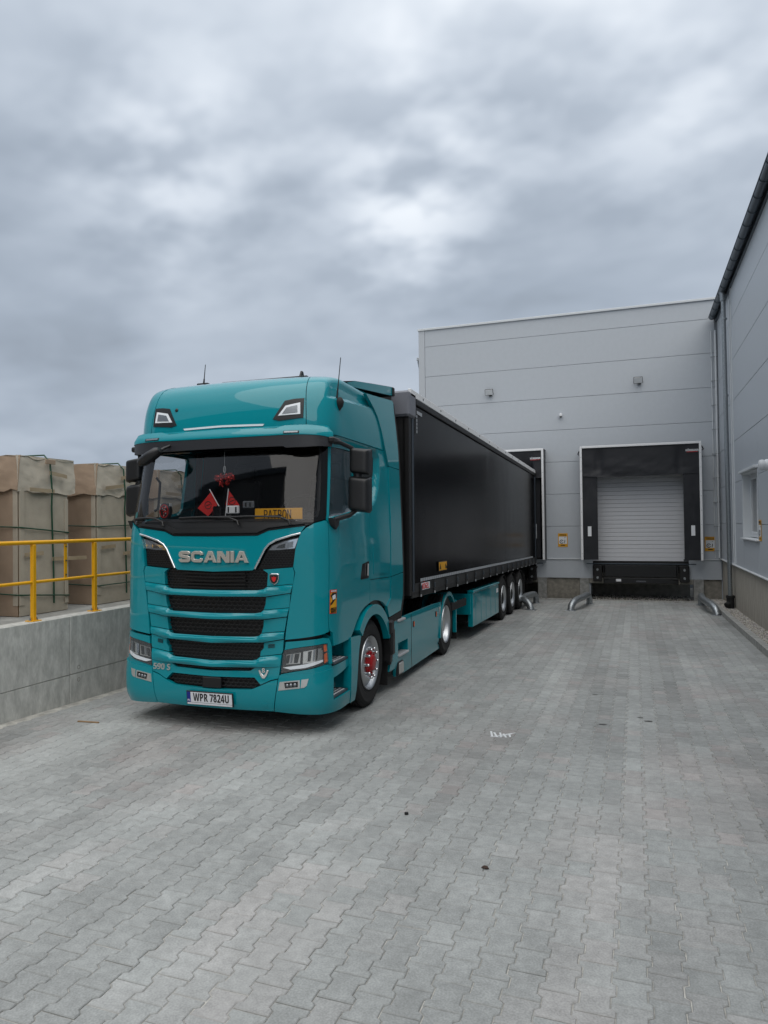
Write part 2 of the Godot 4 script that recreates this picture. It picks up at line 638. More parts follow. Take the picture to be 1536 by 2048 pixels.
func paver_mesh() -> ArrayMesh:
	var half := [0.0838, 0.0898, 0.0838, 0.0545, 0.0612, 0.0385, 0.0612, -0.0385, 0.0838, -0.0545, 0.0838, -0.0898]
	var out := p2(half)
	for i in range(5, -1, -1):
		out.append(Vector2(-half[i * 2], half[i * 2 + 1]))
	var m := MB.new()
	m.prism(out, 0.03, Transform3D(Basis(Vector3(1, 0, 0), Vector3(0, 0, 1), Vector3(0, 1, 0)), Vector3(0, -0.03, 0)), 0.004)
	return m.mesh()

func paver_color(p: Vector2, n1: FastNoiseLite, n2: FastNoiseLite) -> Color:
	# grey concrete, some stones reddish, worn pale along the wheel tracks
	var tone := 0.44 + 0.02 * rng.randfn()
	tone += 0.15 * n1.get_noise_2d(p.x * 1.9, p.y * 0.16)
	tone += 0.08 * n1.get_noise_2d(p.x * 0.5 + 40.0, p.y * 0.5)
	tone += 0.07 * exp(-pow((p.x + 0.25 + 0.05 * sin(p.y)) / 0.33, 2.0)) * smoothstep(-9.0, -4.0, p.y) + 0.05 * exp(-pow((p.x - 0.45) / 0.22, 2.0)) * smoothstep(-12.0, -5.0, p.y)
	for w in [Vector2(0.02, -6.33), Vector2(0.32, -6.28), Vector2(0.87, -6.43), Vector2(0.1, -5.2), Vector2(-0.15, -4.6)]:
		tone += 0.14 * exp(-p.distance_squared_to(w) / 0.012)
	tone += 0.04 * exp(-pow((p.x + 2.9 - 0.23 * (p.y + 6.0)) / 0.5, 2.0))
	var red := clampf(n2.get_noise_2d(p.x * 0.9, p.y * 0.55) * 1.6 - 0.15, 0.0, 1.0) * 0.6 + (0.5 if rng.randf() < 0.06 else 0.0)
	red = minf(red, 0.8)
	return Color(tone * lerpf(0.97, 1.04, red), tone * lerpf(1.005, 0.955, red), tone * lerpf(0.985, 0.925, red))

func pavers() -> void:
	rng.seed = 77
	var road := Node3D.new()
	put(road, "pavement")
	road.rotation.x = ramp_turn
	structure(road, "grey interlocking concrete pavers covering the loading ramp", "pavement")
	var mesh := paver_mesh()
	var px := 0.1495
	var pz := 0.1843
	var all := []
	var inv := cam.transform.affine_inverse()
	var tanv := 1024.0 / 1401.62
	for i in range(-42, 15):
		var x := -0.193 + i * px
		for j in range(-124, 17):
			var z := -3.224 + 0.5 * pz + j * pz - (0.5 * pz if i % 2 != 0 else 0.0)
			if x < -6.32 or x > 1.9 or z > 3.3 or z < -22.3:
				continue
			var q := inv * (road.basis * Vector3(x, 0, z))
			var near := 1e6
			if q.z < -0.5 and absf(q.x / q.z) < tanv * 0.75 + 0.01 and absf(q.y / q.z) < tanv + 0.02:
				near = q.length()
			all.append([near, x, z])
	all.sort_custom(func(a, b): return a[0] < b[0] if a[0] != b[0] else (a[1] < b[1] if a[1] != b[1] else a[2] < b[2]))
	var n1 := noise(0.55, 4, 51)
	var n2 := noise(0.6, 3, 52)
	var tones := []
	for k in 28:
		var m := StandardMaterial3D.new()
		paver_look(m)
		m.resource_name = "paver_tone"
		tones.append(m)
	var picks := []
	for k in 300:
		picks.append(paver_color(Vector2(all[k][1], all[k][2]), n1, n2))
	for k in 28:
		tones[k].albedo_color = lin(picks[(k * 37) % 300])
	for k in 300:
		var best := 0
		var bd := 1e9
		for t in 28:
			var c: Color = picks[(t * 37) % 300]
			var d := absf(c.r - picks[k].r) + absf(c.g - picks[k].g) + absf(c.b - picks[k].b)
			if d < bd:
				bd = d; best = t
		var o := inst("paver", mesh, tones[best], road)
		o.position = Vector3(all[k][1] + rng.randfn() * 0.0007, rng.randfn() * 0.0009, all[k][2] + rng.randfn() * 0.0007)
		o.rotation = Vector3(rng.randfn() * 0.004, rng.randfn() * 0.004, rng.randfn() * 0.004)
	var mm := MultiMesh.new()
	mm.transform_format = MultiMesh.TRANSFORM_3D
	mm.use_colors = true
	mm.mesh = mesh
	mm.instance_count = all.size() - 300
	for k in range(300, all.size()):
		var b := Basis.from_euler(Vector3(rng.randfn() * 0.004, rng.randfn() * 0.004, rng.randfn() * 0.004))
		mm.set_instance_transform(k - 300, Transform3D(b, Vector3(all[k][1], rng.randfn() * 0.0009, all[k][2])))
		mm.set_instance_color(k - 300, paver_color(Vector2(all[k][1], all[k][2]), n1, n2))
	var mi := MultiMeshInstance3D.new()
	mi.multimesh = mm
	mi.material_override = M.paver_stuff
	put(mi, "distant_pavers", road)
	mi.set_meta("kind", "stuff")

func kerb() -> void:
	var k := Node3D.new()
	put(k, "kerb")
	k.rotation.x = ramp_turn
	structure(k, "concrete kerb between the pavers and the gravel strip", "kerb")
	var m := bx(Vector3(0, -0.04, 0), Vector3(0.12, 0.32, 0.993), 0.008).mesh()
	for i in 25:
		var o := inst("kerbstone", m, M.kerb_concrete, k)
		o.position = Vector3(2.03 + rng.randfn() * 0.002, rng.randfn() * 0.002, 2.2 - i * 1.0)
	# drain slab along the foot of the docks
	var d := Node3D.new()
	put(d, "dock_apron")
	d.rotation.x = ramp_turn
	structure(d, "concrete strip between the pavers and the dock pits", "apron")
	for i in 9:
		inst("slab", bx(Vector3(-5.93 + i * 0.93, -0.08, -22.58), Vector3(0.924, 0.18, 0.34), 0.006).mesh(), M.kerb_concrete, d)

func pebble_mesh() -> ArrayMesh:
	var s := SphereMesh.new()
	s.radius = 0.5; s.height = 0.7; s.radial_segments = 6; s.rings = 3
	var st := SurfaceTool.new()
	st.append_from(s, 0, Transform3D())
	return st.commit()

func gravel() -> void:
	rng.seed = 5
	var mm := MultiMesh.new()
	mm.transform_format = MultiMesh.TRANSFORM_3D
	mm.use_colors = true
	mm.mesh = pebble_mesh()
	mm.instance_count = 13000
	var gm := mat("pebble", Color(1, 1, 1), 0.85)
	gm.vertex_color_use_as_albedo = true
	for i in 13000:
		var pit := i >= 10000
		var x := rng.randf_range(2.09, 2.42)
		var z := rng.randf_range(-22.9, -9.0)
		var y := ramp_y(z) + 0.06 + rng.randf() * 0.02
		if pit:
			x = rng.randf_range(-1.5, 1.75) if i % 2 == 0 else rng.randf_range(-5.9, -2.85)
			z = rng.randf_range(-24.2, -22.72)
			y = ramp_y(-22.7) + 0.0 + rng.randf() * 0.02
		var s := rng.randf_range(0.012, 0.036)
		var b := Basis.from_euler(Vector3(rng.randf() * 6.0, rng.randf() * 6.0, rng.randf() * 6.0)).scaled(Vector3(s, s * 0.8, s))
		mm.set_instance_transform(i, Transform3D(b, Vector3(x, y, z)))
		var t := rng.randf_range(0.18, 0.55)
		mm.set_instance_color(i, Color(t, t * rng.randf_range(0.9, 0.99), t * rng.randf_range(0.78, 0.95)))
	var mi := MultiMeshInstance3D.new()
	mi.multimesh = mm
	mi.material_override = gm
	put(mi, "gravel")
	tag(mi, "loose pale gravel beside the hall and in the dock pits", "gravel")
	mi.set_meta("kind", "stuff")
	var g := MB.new()
	g.box(Vector3(2.25, -0.035, -10.2), Vector3(0.36, 0.2, 26.0))
	var o := obj("gravel_bed", g, M.earth)
	o.rotation.x = ramp_turn
	structure(o, "earth bed below the gravel along the hall", "ground")

# ---------------------------------------------------------------- left side: wall, railing, wrapped pallets
func left_side() -> void:
	var w := thing("retaining_wall", "low bare concrete retaining wall below the yellow railing", "wall", Vector3(-6.52, 0, -8))
	for j in 14:
		var z0 := 6.14 - j * 2.4
		inst("wall_panel", bx(Vector3(0.01, 0.552, z0 - 1.2 + 0.0), Vector3(0.22, 0.696, 2.394), 0.006).mesh(), M.concrete_wall, w)
		inst("wall_panel", bx(Vector3(0.008, -0.11, z0 - 1.2), Vector3(0.22, 0.618, 2.394), 0.006).mesh(), M.concrete_wall, w)
	inst("wall_core", bx(Vector3(-0.01, 0.23, -9.4), Vector3(0.2, 1.33, 33.5), 0.0).mesh(), M.concrete_wall, w)
	# tie holes left by the shuttering
	for j in 6:
		for y in [0.27, 0.12]:
			var t := MB.new()
			t.lathe(PackedVector2Array([Vector2(0.0, -0.004), Vector2(0.016, -0.003), Vector2(0.022, 0.0025), Vector2(0.026, 0.0)]), Vector3(0.12 if y > 0.2 else 0.118, y, 2.9 - j * 1.2 - 1.7), Vector3.RIGHT, 12)
			obj("tie_hole_plug", t, M.concrete_dock, w)

	var r := thing("safety_railing", "yellow tubular steel railing on top of the retaining wall", "railing", Vector3(-6.51, 0.9, -8))
	inst("top_rail", tb([Vector3(0, 0.9, 9), Vector3(0, 0.9, -14.5)], 0.024, 12).mesh(), M.rail_yellow, r)
	inst("middle_rail", tb([Vector3(0, 0.445, 9), Vector3(0, 0.445, -14.5)], 0.019, 12).mesh(), M.rail_yellow, r)
	var post := bx(Vector3(0, 0.442, 0), Vector3(0.05, 0.872, 0.05), 0.006).mesh()
	var foot := bx(Vector3(0, 0.005, 0), Vector3(0.12, 0.012, 0.13), 0.002).mesh()
	var bolt := MB.new()
	bolt.lathe(PackedVector2Array([Vector2(0.0, 0.03), Vector2(0.008, 0.03), Vector2(0.008, 0.012), Vector2(0.015, 0.012), Vector2(0.015, 0)]), Vector3(0, 0.01, 0), Vector3.UP, 6, false)
	var bm := bolt.mesh()
	for z in [8.17, 6.32, 5.37, 3.52, 2.72, 1.775, 0.81, -1.03, -1.87, -3.72, -4.67, -6.52, -7.47, -9.32, -10.27, -12.12, -13.07]:
		inst("post", post, M.rail_yellow, r).position.z = z
		inst("base_plate", foot, M.rail_yellow, r).position.z = z
		for s in [-1, 1]:
			inst("bolt", bm, M.galvanised, r).position = Vector3(0, 0, z + s * 0.048)
	for z in [5.84, 1.29, -3.31, -7.8]:
		inst("joint_bar", bx(Vector3(0.0, 0.66, z), Vector3(0.012, 0.43, 0.045), 0.003).mesh(), M.rail_yellow, r)
		for y in [0.5, 0.67, 0.84]:
			var b := MB.new()
			b.lathe(PackedVector2Array([Vector2(0, 0.008), Vector2(0.009, 0.008), Vector2(0.009, 0)]), Vector3(0.006, y, z), Vector3.RIGHT, 6, false)
			obj("bolt", b, M.zinc_gutter, r)

	var z0 := [-5.28, -6.75, -8.1, -9.5, -10.95, -12.3]
	var says := ["cardboard wrapped pallet load at the near end of the row", "tall cardboard wrapped pallet load with torn pale lid, beside the railing joint", "tall cardboard wrapped pallet load with dark gap on its near side", "cardboard wrapped pallet load standing behind the truck cab window", "cardboard wrapped pallet load standing behind the cab rear", "cardboard wrapped pallet load at the far end of the row"]
	for i in 6:
		pallet(Vector3(-7.3, 0.85, z0[i]), says[i], i)

func wavy(amp: float, f: float, sd: int) -> Callable:
	var n := noise(f, 3, sd)
	return func(a: float, b: float) -> float: return n.get_noise_2d(a, b) * amp

# sheet of card: origin o, along a, up b, bulging out by noise
func sheet(mb: MB, o: Vector3, a: Vector3, b: Vector3, out: Vector3, amp: float, sd: int, thick := 0.006, nx := 10, ny := 12, ragged := 0.0) -> void:
	var n := noise(2.2, 3, sd)
	var rg := noise(3.0, 2, sd + 50)
	var f := func(q: Vector2) -> Array:
		var P := func(s: float, t: float) -> Vector3:
			var tt := t + ragged * rg.get_noise_1d(s * a.length() + o.z) * (1.0 - t)
			var p := o + a * s + b * tt
			return p + out * (n.get_noise_2d(s * a.length() + o.z + o.x, t * b.length()) * amp)
		var p: Vector3 = P.call(q.x, q.y)
		var du: Vector3 = P.call(q.x + 0.01, q.y) - p
		var dv: Vector3 = P.call(q.x, q.y + 0.01) - p
		var nn := du.cross(dv).normalized()
		if nn.dot(out) < 0:
			nn = -nn
		return [p, nn]
	mb.patch(f, PackedVector2Array([Vector2(0, 0), Vector2(1, 0), Vector2(1, 1), Vector2(0, 1)]), 1.0 / maxi(nx, ny), 0.0, thick, [], true)

func pallet(at: Vector3, label: String, k: int) -> void:
	var t := thing("wrapped_pallet", label, "pallet", at, "")
	rng.seed = 900 + k
	var D := 0.8
	var L := 1.2
	var H := 2.0
	for q in [0.06, 0.6, 1.14]:
		obj("bearer", bx(Vector3(-q, 0.07, -D / 2), Vector3(0.1, 0.14, D), 0.003), M.timber, t)
	var b := MB.new()
	b.box(Vector3(-L / 2, 0.14 + (H - 0.16) / 2, -D / 2), Vector3(L - 0.02, H - 0.16, D - 0.02), 0.01)
	obj("carton", b, M.cardboard, t)
	b = MB.new()      # wrap: two faces with folded edges
	sheet(b, Vector3(0.012, 0.008, 0), Vector3(0, 0, -D), Vector3(0, H - 0.19, 0), Vector3.RIGHT, 0.012, 60 + k)
	obj("side_wrap", b, M.pale_cardboard, t)
	b = MB.new()
	sheet(b, Vector3(-L, 0.008, 0.012), Vector3(L, 0, 0), Vector3(0, H - 0.19, 0), Vector3.BACK, 0.014, 70 + k)
	obj("end_wrap", b, M.cardboard, t)
	# corner protectors
	b = MB.new()
	b.box(Vector3(0.02, 0.14 + (H - 0.5) / 2, -0.035), Vector3(0.012, H - 0.5, 0.075), 0.003)
	b.box(Vector3(-0.03, 0.14 + (H - 0.5) / 2, 0.018), Vector3(0.075, H - 0.5, 0.012), 0.003)
	obj("corner_board", b, M.pale_cardboard, t)
	if k != 2:
		b = MB.new()
		b.box(Vector3(0.02, 0.1 + (H - 0.6) / 2, -D + 0.03), Vector3(0.012, H - 0.6, 0.06), 0.003)
		obj("corner_board", b, M.pale_cardboard, t)
	# lid: drooping cover with ragged lower edge
	var lid := MB.new()
	sheet(lid, Vector3(0.035, H - 0.42, 0.04), Vector3(0, 0, -D - 0.16), Vector3(-0.02, 0.46, 0), Vector3.RIGHT, 0.022, 80 + k, 0.006, 12, 12, 0.10)
	obj("lid_side", lid, M.lid_card, t)
	lid = MB.new()
	sheet(lid, Vector3(-L - 0.03, H - 0.42, 0.05), Vector3(L + 0.07, 0, 0), Vector3(0, 0.46, -0.04), Vector3.BACK, 0.018, 90 + k, 0.006, 12, 12, 0.1)
	obj("lid_end", lid, M.cardboard, t)
	lid = MB.new()
	sheet(lid, Vector3(0.02, H + 0.035, 0.01), Vector3(-L - 0.04, 0, 0), Vector3(0, 0, -D - 0.12), Vector3.UP, 0.05, 100 + k)
	obj("lid_top", lid, M.lid_card, t)
	# green straps: one over the top, two round
	var zs := -0.42 - 0.1 * rng.randf()
	var pts := [Vector3(-L, H + 0.07, zs + 0.06), Vector3(-0.6, H + 0.075, zs + 0.03), Vector3(-0.02, H + 0.075, zs), Vector3(0.07, H - 0.02, zs - 0.01), Vector3(0.085, H - 0.4, zs - 0.03), Vector3(0.045, H - 0.6, zs - 0.06), Vector3(0.036, 0.5, zs - 0.1), Vector3(0.03, 0.12, zs - 0.11)]
	obj("strap", tb(pts, 0.011, 6), M.green_strap, t)
	for y in [1.13, 0.28]:
		var dy := rng.randf_range(-0.12, -0.02) if k == 1 else rng.randf_range(-0.02, 0.02)
		obj("strap", tb([Vector3(-L, y + 0.02, 0.03), Vector3(-0.5, y + 0.015, 0.035), Vector3(0.0, y, 0.032), Vector3(0.034, y - 0.005, -0.01), Vector3(0.042, y + dy * 0.5, -D * 0.5), Vector3(0.036, y + dy, -D), Vector3(0.0, y + dy, -D - 0.02)], 0.009, 6), M.green_strap, t)
	# tape
	for q in [[0.72, -0.7, 0.62], [0.78, -0.25, 0.3], [1.62, -0.3, 0.4], [1.78, -0.62, 0.3]]:
		b = MB.new()
		var yy: float = q[0] + rng.randf_range(-0.04, 0.04)
		sheet(b, Vector3(0.05 if yy < 1.5 else 0.085, yy, q[1] + 0.2), Vector3(0, rng.randf_range(-0.05, 0.06), -q[2]), Vector3(0, 0.05, 0), Vector3.RIGHT, 0.014, 110 + k, 0.001, 10, 2)
		obj("tape", b, M.tape, t)
	if k == 1:
		obj("lid_clip", bx(Vector3(0.1, H - 0.02, -0.42), Vector3(0.02, 0.06, 0.16), 0.004), M.cardboard, t)

# ---------------------------------------------------------------- the tractor's body surface
# t runs round the cab from the middle of the front (0) past the corner to the rear, v runs up; + is the side by the hall
const TAB := [[.20, .20, 1.225, 1.425], [.30, .30, 1.245, 1.468], [.45, .45, 1.252, 1.478], [.62, .62, 1.252, 1.466], [1.0, 1.0, 1.235, 1.45], [1.5, 1.5, 1.235, 1.445], [1.95, 1.95, 1.228, 1.445], [2.1, 2.1, 1.22, 1.43], [2.5, 2.5, 1.205, 1.335], [2.9, 2.9, 1.19, 1.24], [2.95, 2.95, 1.189, 1.228], [3.0, 3.0, 1.187, 1.245], [3.1, 3.1, 1.19, 1.28], [3.3, 3.3, 1.187, 1.262], [3.45, 3.45, 1.178, 1.225], [3.6, 3.58, 1.163, 1.16], [3.7, 3.655, 1.142, 1.075], [3.8, 3.71, 1.095, .93], [3.9, 3.745, 1.0, .71], [4.0, 3.765, .83, .46]]
const XC := 0.88
const CL := 0.62
const ZE := 0.95
const WR := 1.235
const ZR := 1.45
const REAR := -1.0

func cab_row(v: float) -> Vector3:
	var i := 0
	while i < TAB.size() - 2 and TAB[i + 1][0] < v:
		i += 1
	var a: Array = TAB[i]
	var b: Array = TAB[i + 1]
	var pa: Array = TAB[maxi(i - 1, 0)]
	var pb: Array = TAB[mini(i + 2, TAB.size() - 1)]
	var h: float = b[0] - a[0]
	var u := clampf((v - a[0]) / h, 0.0, 1.0)
	var h1 := 2 * u * u * u - 3 * u * u + 1
	var h2 := (u * u * u - 2 * u * u + u) * h
	var h3 := -2 * u * u * u + 3 * u * u
	var h4 := (u * u * u - u * u) * h
	var r := Vector3.ZERO
	for k in 3:
		var ma: float = (b[k + 1] - pa[k + 1]) / (b[0] - pa[0])
		var mb: float = (pb[k + 1] - a[k + 1]) / (pb[0] - a[0])
		r[k] = h1 * a[k + 1] + h2 * ma + h3 * b[k + 1] + h4 * mb
	return r

func cab0(t: float, v: float) -> Vector3:
	var r := cab_row(v)
	var s := signf(t)
	var q := absf(t)
	var x := q
	var z := ZR - q * q / 12.8
	if q >= XC + CL:
		x = WR
		z = ZE - (q - XC - CL)
	elif q > XC:
		var u := (q - XC) / CL
		var z0 := ZR - XC * XC / 12.8
		var m := XC / 6.4
		var w := 1.0 - u
		x = w * w * w * XC + 3 * u * w * w * (XC + 0.27) + 3 * u * u * w * WR + u * u * u * WR
		z = w * w * w * z0 + 3 * u * w * w * (z0 - m * 0.27) + 3 * u * u * w * (ZE + 0.30) + u * u * u * ZE
	var wide := r.y
	if v > 3.4:
		var e := clampf((r.x - 3.45) / 0.3, 0.0, 1.2)
		wide = lerpf(wide, maxf(wide, 1.162 - 0.085 * e * e), smoothstep(0.75, -0.2, z))
	return Vector3(s * x * wide / WR, r.x, REAR + (z - REAR) * (r.z - REAR) / (ZR - REAR))

func cab_n(t: float, v: float) -> Vector3:
	var e := 0.004
	var a := cab0(t + e, v) - cab0(t - e, v)
	var b := cab0(t, minf(v + e, 4.0)) - cab0(t, v - e)
	var n := a.cross(b).normalized()
	var p := cab0(t, v)
	if n.dot(Vector3(p.x, maxf(0.0, p.y - 3.0) * 3.0, p.z + 0.9)) < 0.0:
		n = -n
	return n

func cab(q: Vector2) -> Array:
	return [cab0(q.x, q.y), cab_n(q.x, q.y)]

# the door and the panel behind it are sunk round the side window, and stepped below the roof
var recess := PackedVector2Array()
func sunk(t: float, v: float) -> float:
	var p := Vector2(absf(t), v)
	var d := 1e9
	for i in recess.size():
		var c := Geometry2D.get_closest_point_to_segment(p, recess[i], recess[(i + 1) % recess.size()])
		d = minf(d, p.distance_to(c))
	if not Geometry2D.is_point_in_polygon(p, recess):
		d = -d
	return -0.075 * smoothstep(0.0, 0.07, d)

func roof_step(t: float, v: float) -> float:
	var q := absf(t)
	if q < 1.15 or v < 3.2:
		return 0.0
	var edge := 3.425 + 0.13 * clampf((q - 1.2) / 1.4, 0.0, 1.0) 
	return -0.042 * smoothstep(edge - 0.008, edge + 0.028, v) * smoothstep(1.15, 1.35, q) * (1.0 - smoothstep(3.60, 3.80, v)) * (1.0 - smoothstep(2.45, 2.75, q))

func cab_s(q: Vector2) -> Array:
	var bn := cab_n(q.x, q.y)
	var P := func(t: float, v: float) -> Vector3: return cab0(t, v) + bn * (sunk(t, v) + roof_step(t, v))
	var e := 0.006
	var p: Vector3 = P.call(q.x, q.y)
	var n: Vector3 = ((P.call(q.x + e, q.y) - P.call(q.x - e, q.y)) as Vector3).cross(P.call(q.x, minf(q.y + e, 4.0)) - P.call(q.x, q.y - e)).normalized()
	if n.dot(bn) < 0:
		n = -n
	return [p, n]

func skin(called: String, poly: PackedVector2Array, m: Material, parent: Node, d := 0.0, thick := 0.03, cell := 0.07, holes: Array = [], f: Variant = null) -> MeshInstance3D:
	var mb := MB.new()
	mb.patch(cab if f == null else f, poly, cell, d, thick, holes)
	return obj(called, mb, m, parent)

func on_cab(t: float, v: float, d: float) -> Transform3D:     # a frame on the body: z out, y up along the skin
	var n := cab_n(t, v)
	var x := Vector3.UP.cross(n).normalized()
	return Transform3D(Basis(x, n.cross(x), n), cab0(t, v) + n * d)

# a bar with a sloping top face that catches the sky: top edge listed from the middle out, lower edge from the outside in
func bar_surface(top: PackedVector2Array, low: PackedVector2Array) -> Callable:
	var along := func(l: PackedVector2Array, x: float) -> float:
		for i in l.size() - 1:
			var a := l[i]
			var b := l[i + 1]
			if (x >= minf(a.x, b.x) and x <= maxf(a.x, b.x)):
				return lerpf(a.y, b.y, (x - a.x) / (b.x - a.x) if absf(b.x - a.x) > 1e-6 else 0.0)
		return l[l.size() - 1].y if absf(l[l.size() - 1].x - x) < absf(l[0].x - x) else l[0].y
	var P := func(t: float, v: float, bn: Vector3) -> Vector3:
		var x := absf(t)
		var hi: float = along.call(top, x)
		var lo: float = along.call(low, x)
		var rel := clampf((hi - v) / maxf(hi - lo, 0.01), 0.0, 1.0)
		var fade := 1.0 - 0.75 * smoothstep(0.56, 0.75, x)
		return cab0(t, v) + bn * (0.038 * smoothstep(0.0, 0.42, rel) - 0.012 * smoothstep(0.75, 1.0, rel)) * fade
	return func(q: Vector2) -> Array:
		var bn := cab_n(q.x, q.y)
		var e := 0.004
		var n: Vector3 = ((P.call(q.x + e, q.y, bn) - P.call(q.x - e, q.y, bn)) as Vector3).cross(P.call(q.x, q.y + e, bn) - P.call(q.x, q.y - e, bn)).normalized()
		if n.dot(bn) < 0:
			n = -n
		return [P.call(q.x, q.y, bn), n]

func ribbon(path: PackedVector2Array, d: float, r: float) -> MB:
	var pts := PackedVector3Array()
	for i in path.size() - 1:
		for k in 4:
			var q := path[i].lerp(path[i + 1], k / 4.0)
			pts.append(cab0(q.x, q.y) + cab_n(q.x, q.y) * d)
	var l := path[path.size() - 1]
	pts.append(cab0(l.x, l.y) + cab_n(l.x, l.y) * d)
	var m := MB.new()
	m.tube(pts, r, 6)
	return m

func honeycomb(poly: PackedVector2Array, d: float, w: float, h: float, bar: float) -> MB:
	var m := MB.new()
	var lo := poly[0]
	var hi := poly[0]
	for p in poly:
		lo = lo.min(p); hi = hi.max(p)
	var at := func(q: Vector2) -> Vector3: return cab0(q.x, q.y) + cab_n(q.x, q.y) * d
	var rows := ceili((hi.y - lo.y) / h)
	for j in rows + 1:
		var y := lo.y + j * h
		var x := floorf(lo.x / w) * w
		while x < hi.x:
			var o := w * 0.5 if j % 2 == 0 else 0.0
			var a := Vector2(x + o, y)
			var b := Vector2(x + o + w * 0.5, y)
			var c := Vector2(x + o + w * 0.75, y + h * 0.5)
			var e := Vector2(x + o + w, y)
			var g := Vector2(x + o + w * 0.25 - w * 0.5, y + h * 0.5)
			for s in [[a, b], [b, c], [a, g]]:
				if Geometry2D.is_point_in_polygon((s[0] + s[1]) * 0.5, poly) and Geometry2D.is_point_in_polygon(s[0], poly):
					m.beam(at.call(s[0]), at.call(s[1]), bar, bar, Vector3(0, 0, 1))
			x += w
	if m.v.is_empty():
		m.box(at.call((lo + hi) * 0.5), Vector3.ONE * 0.01)
	return m

func arc(c: Vector2, r: float, a0: float, a1: float, k: int) -> PackedVector2Array:
	var out := PackedVector2Array()
	for i in k + 1:
		var a := deg_to_rad(lerpf(a0, a1, float(i) / k))
		out.append(c + Vector2(cos(a), sin(a)) * r)
	return out

func ring(c: Vector2, ri: float, ro: float, a0: float, a1: float, k := 16) -> PackedVector2Array:
	var out := arc(c, ro, a0, a1, k)
	out.append_array(arc(c, ri, a1, a0, k))
	return out

# broad capitals, each a solid of its own
func big_letters(parent: Node) -> void:
	var S := p2([1.0, .70, .98, .80, .88, .86, .3, .86, .17, .80, .14, .70, .17, .60, .3, .55, .85, .45, .98, .40, 1.01, .30, .98, .2, .85, .14, .27, .14, .17, .2, .15, .3])
	var C := p2([1.0, .66, .97, .78, .85, .86, .35, .86, .2, .8, .14, .66, .14, .34, .2, .2, .35, .14, .85, .14, .97, .22, 1.0, .34])
	var A := [[0, 0, .32, 0, .40, .2, .6, .2, .6, .4, .485, .4, .6, .70, .6, 1, .42, 1], [1.2, 0, .88, 0, .80, .2, .6, .2, .6, .4, .715, .4, .6, .70, .6, 1, .78, 1]]
	var N := [[0, 0, 0, 1, .38, 1, .82, .42, .82, 1, 1.12, 1, 1.12, 0, .76, 0, .3, .6, .3, 0]]
	var I := [[0, 0, .3, 0, .3, 1, 0, 1]]
	var x := -3.2
	for q in [[S, 1.15], [C, 1.13], [A, 1.2], [N, 1.12], [I, 0.3], [A, 1.2]]:
		var m := MB.new()
		var xf := on_cab((x + q[1] * 0.5) * 0.128, 1.775, 0.006)
		var polys: Array = []
		if q[0] is PackedVector2Array:
			polys = Geometry2D.offset_polyline(q[0], 0.14, Geometry2D.JOIN_MITER, Geometry2D.END_BUTT)
		else:
			for e in q[0]:
				polys.append(p2(e))
		for p in polys:
			var out := PackedVector2Array()
			for e in p:
				out.append(Vector2((e.x - q[1] * 0.5) * 0.128, (e.y - 0.5) * 0.118))
			m.prism(out, 0.02, xf, 0.003)
		obj("letter", m, M.letter_metal, parent)
		x += q[1] + 0.06

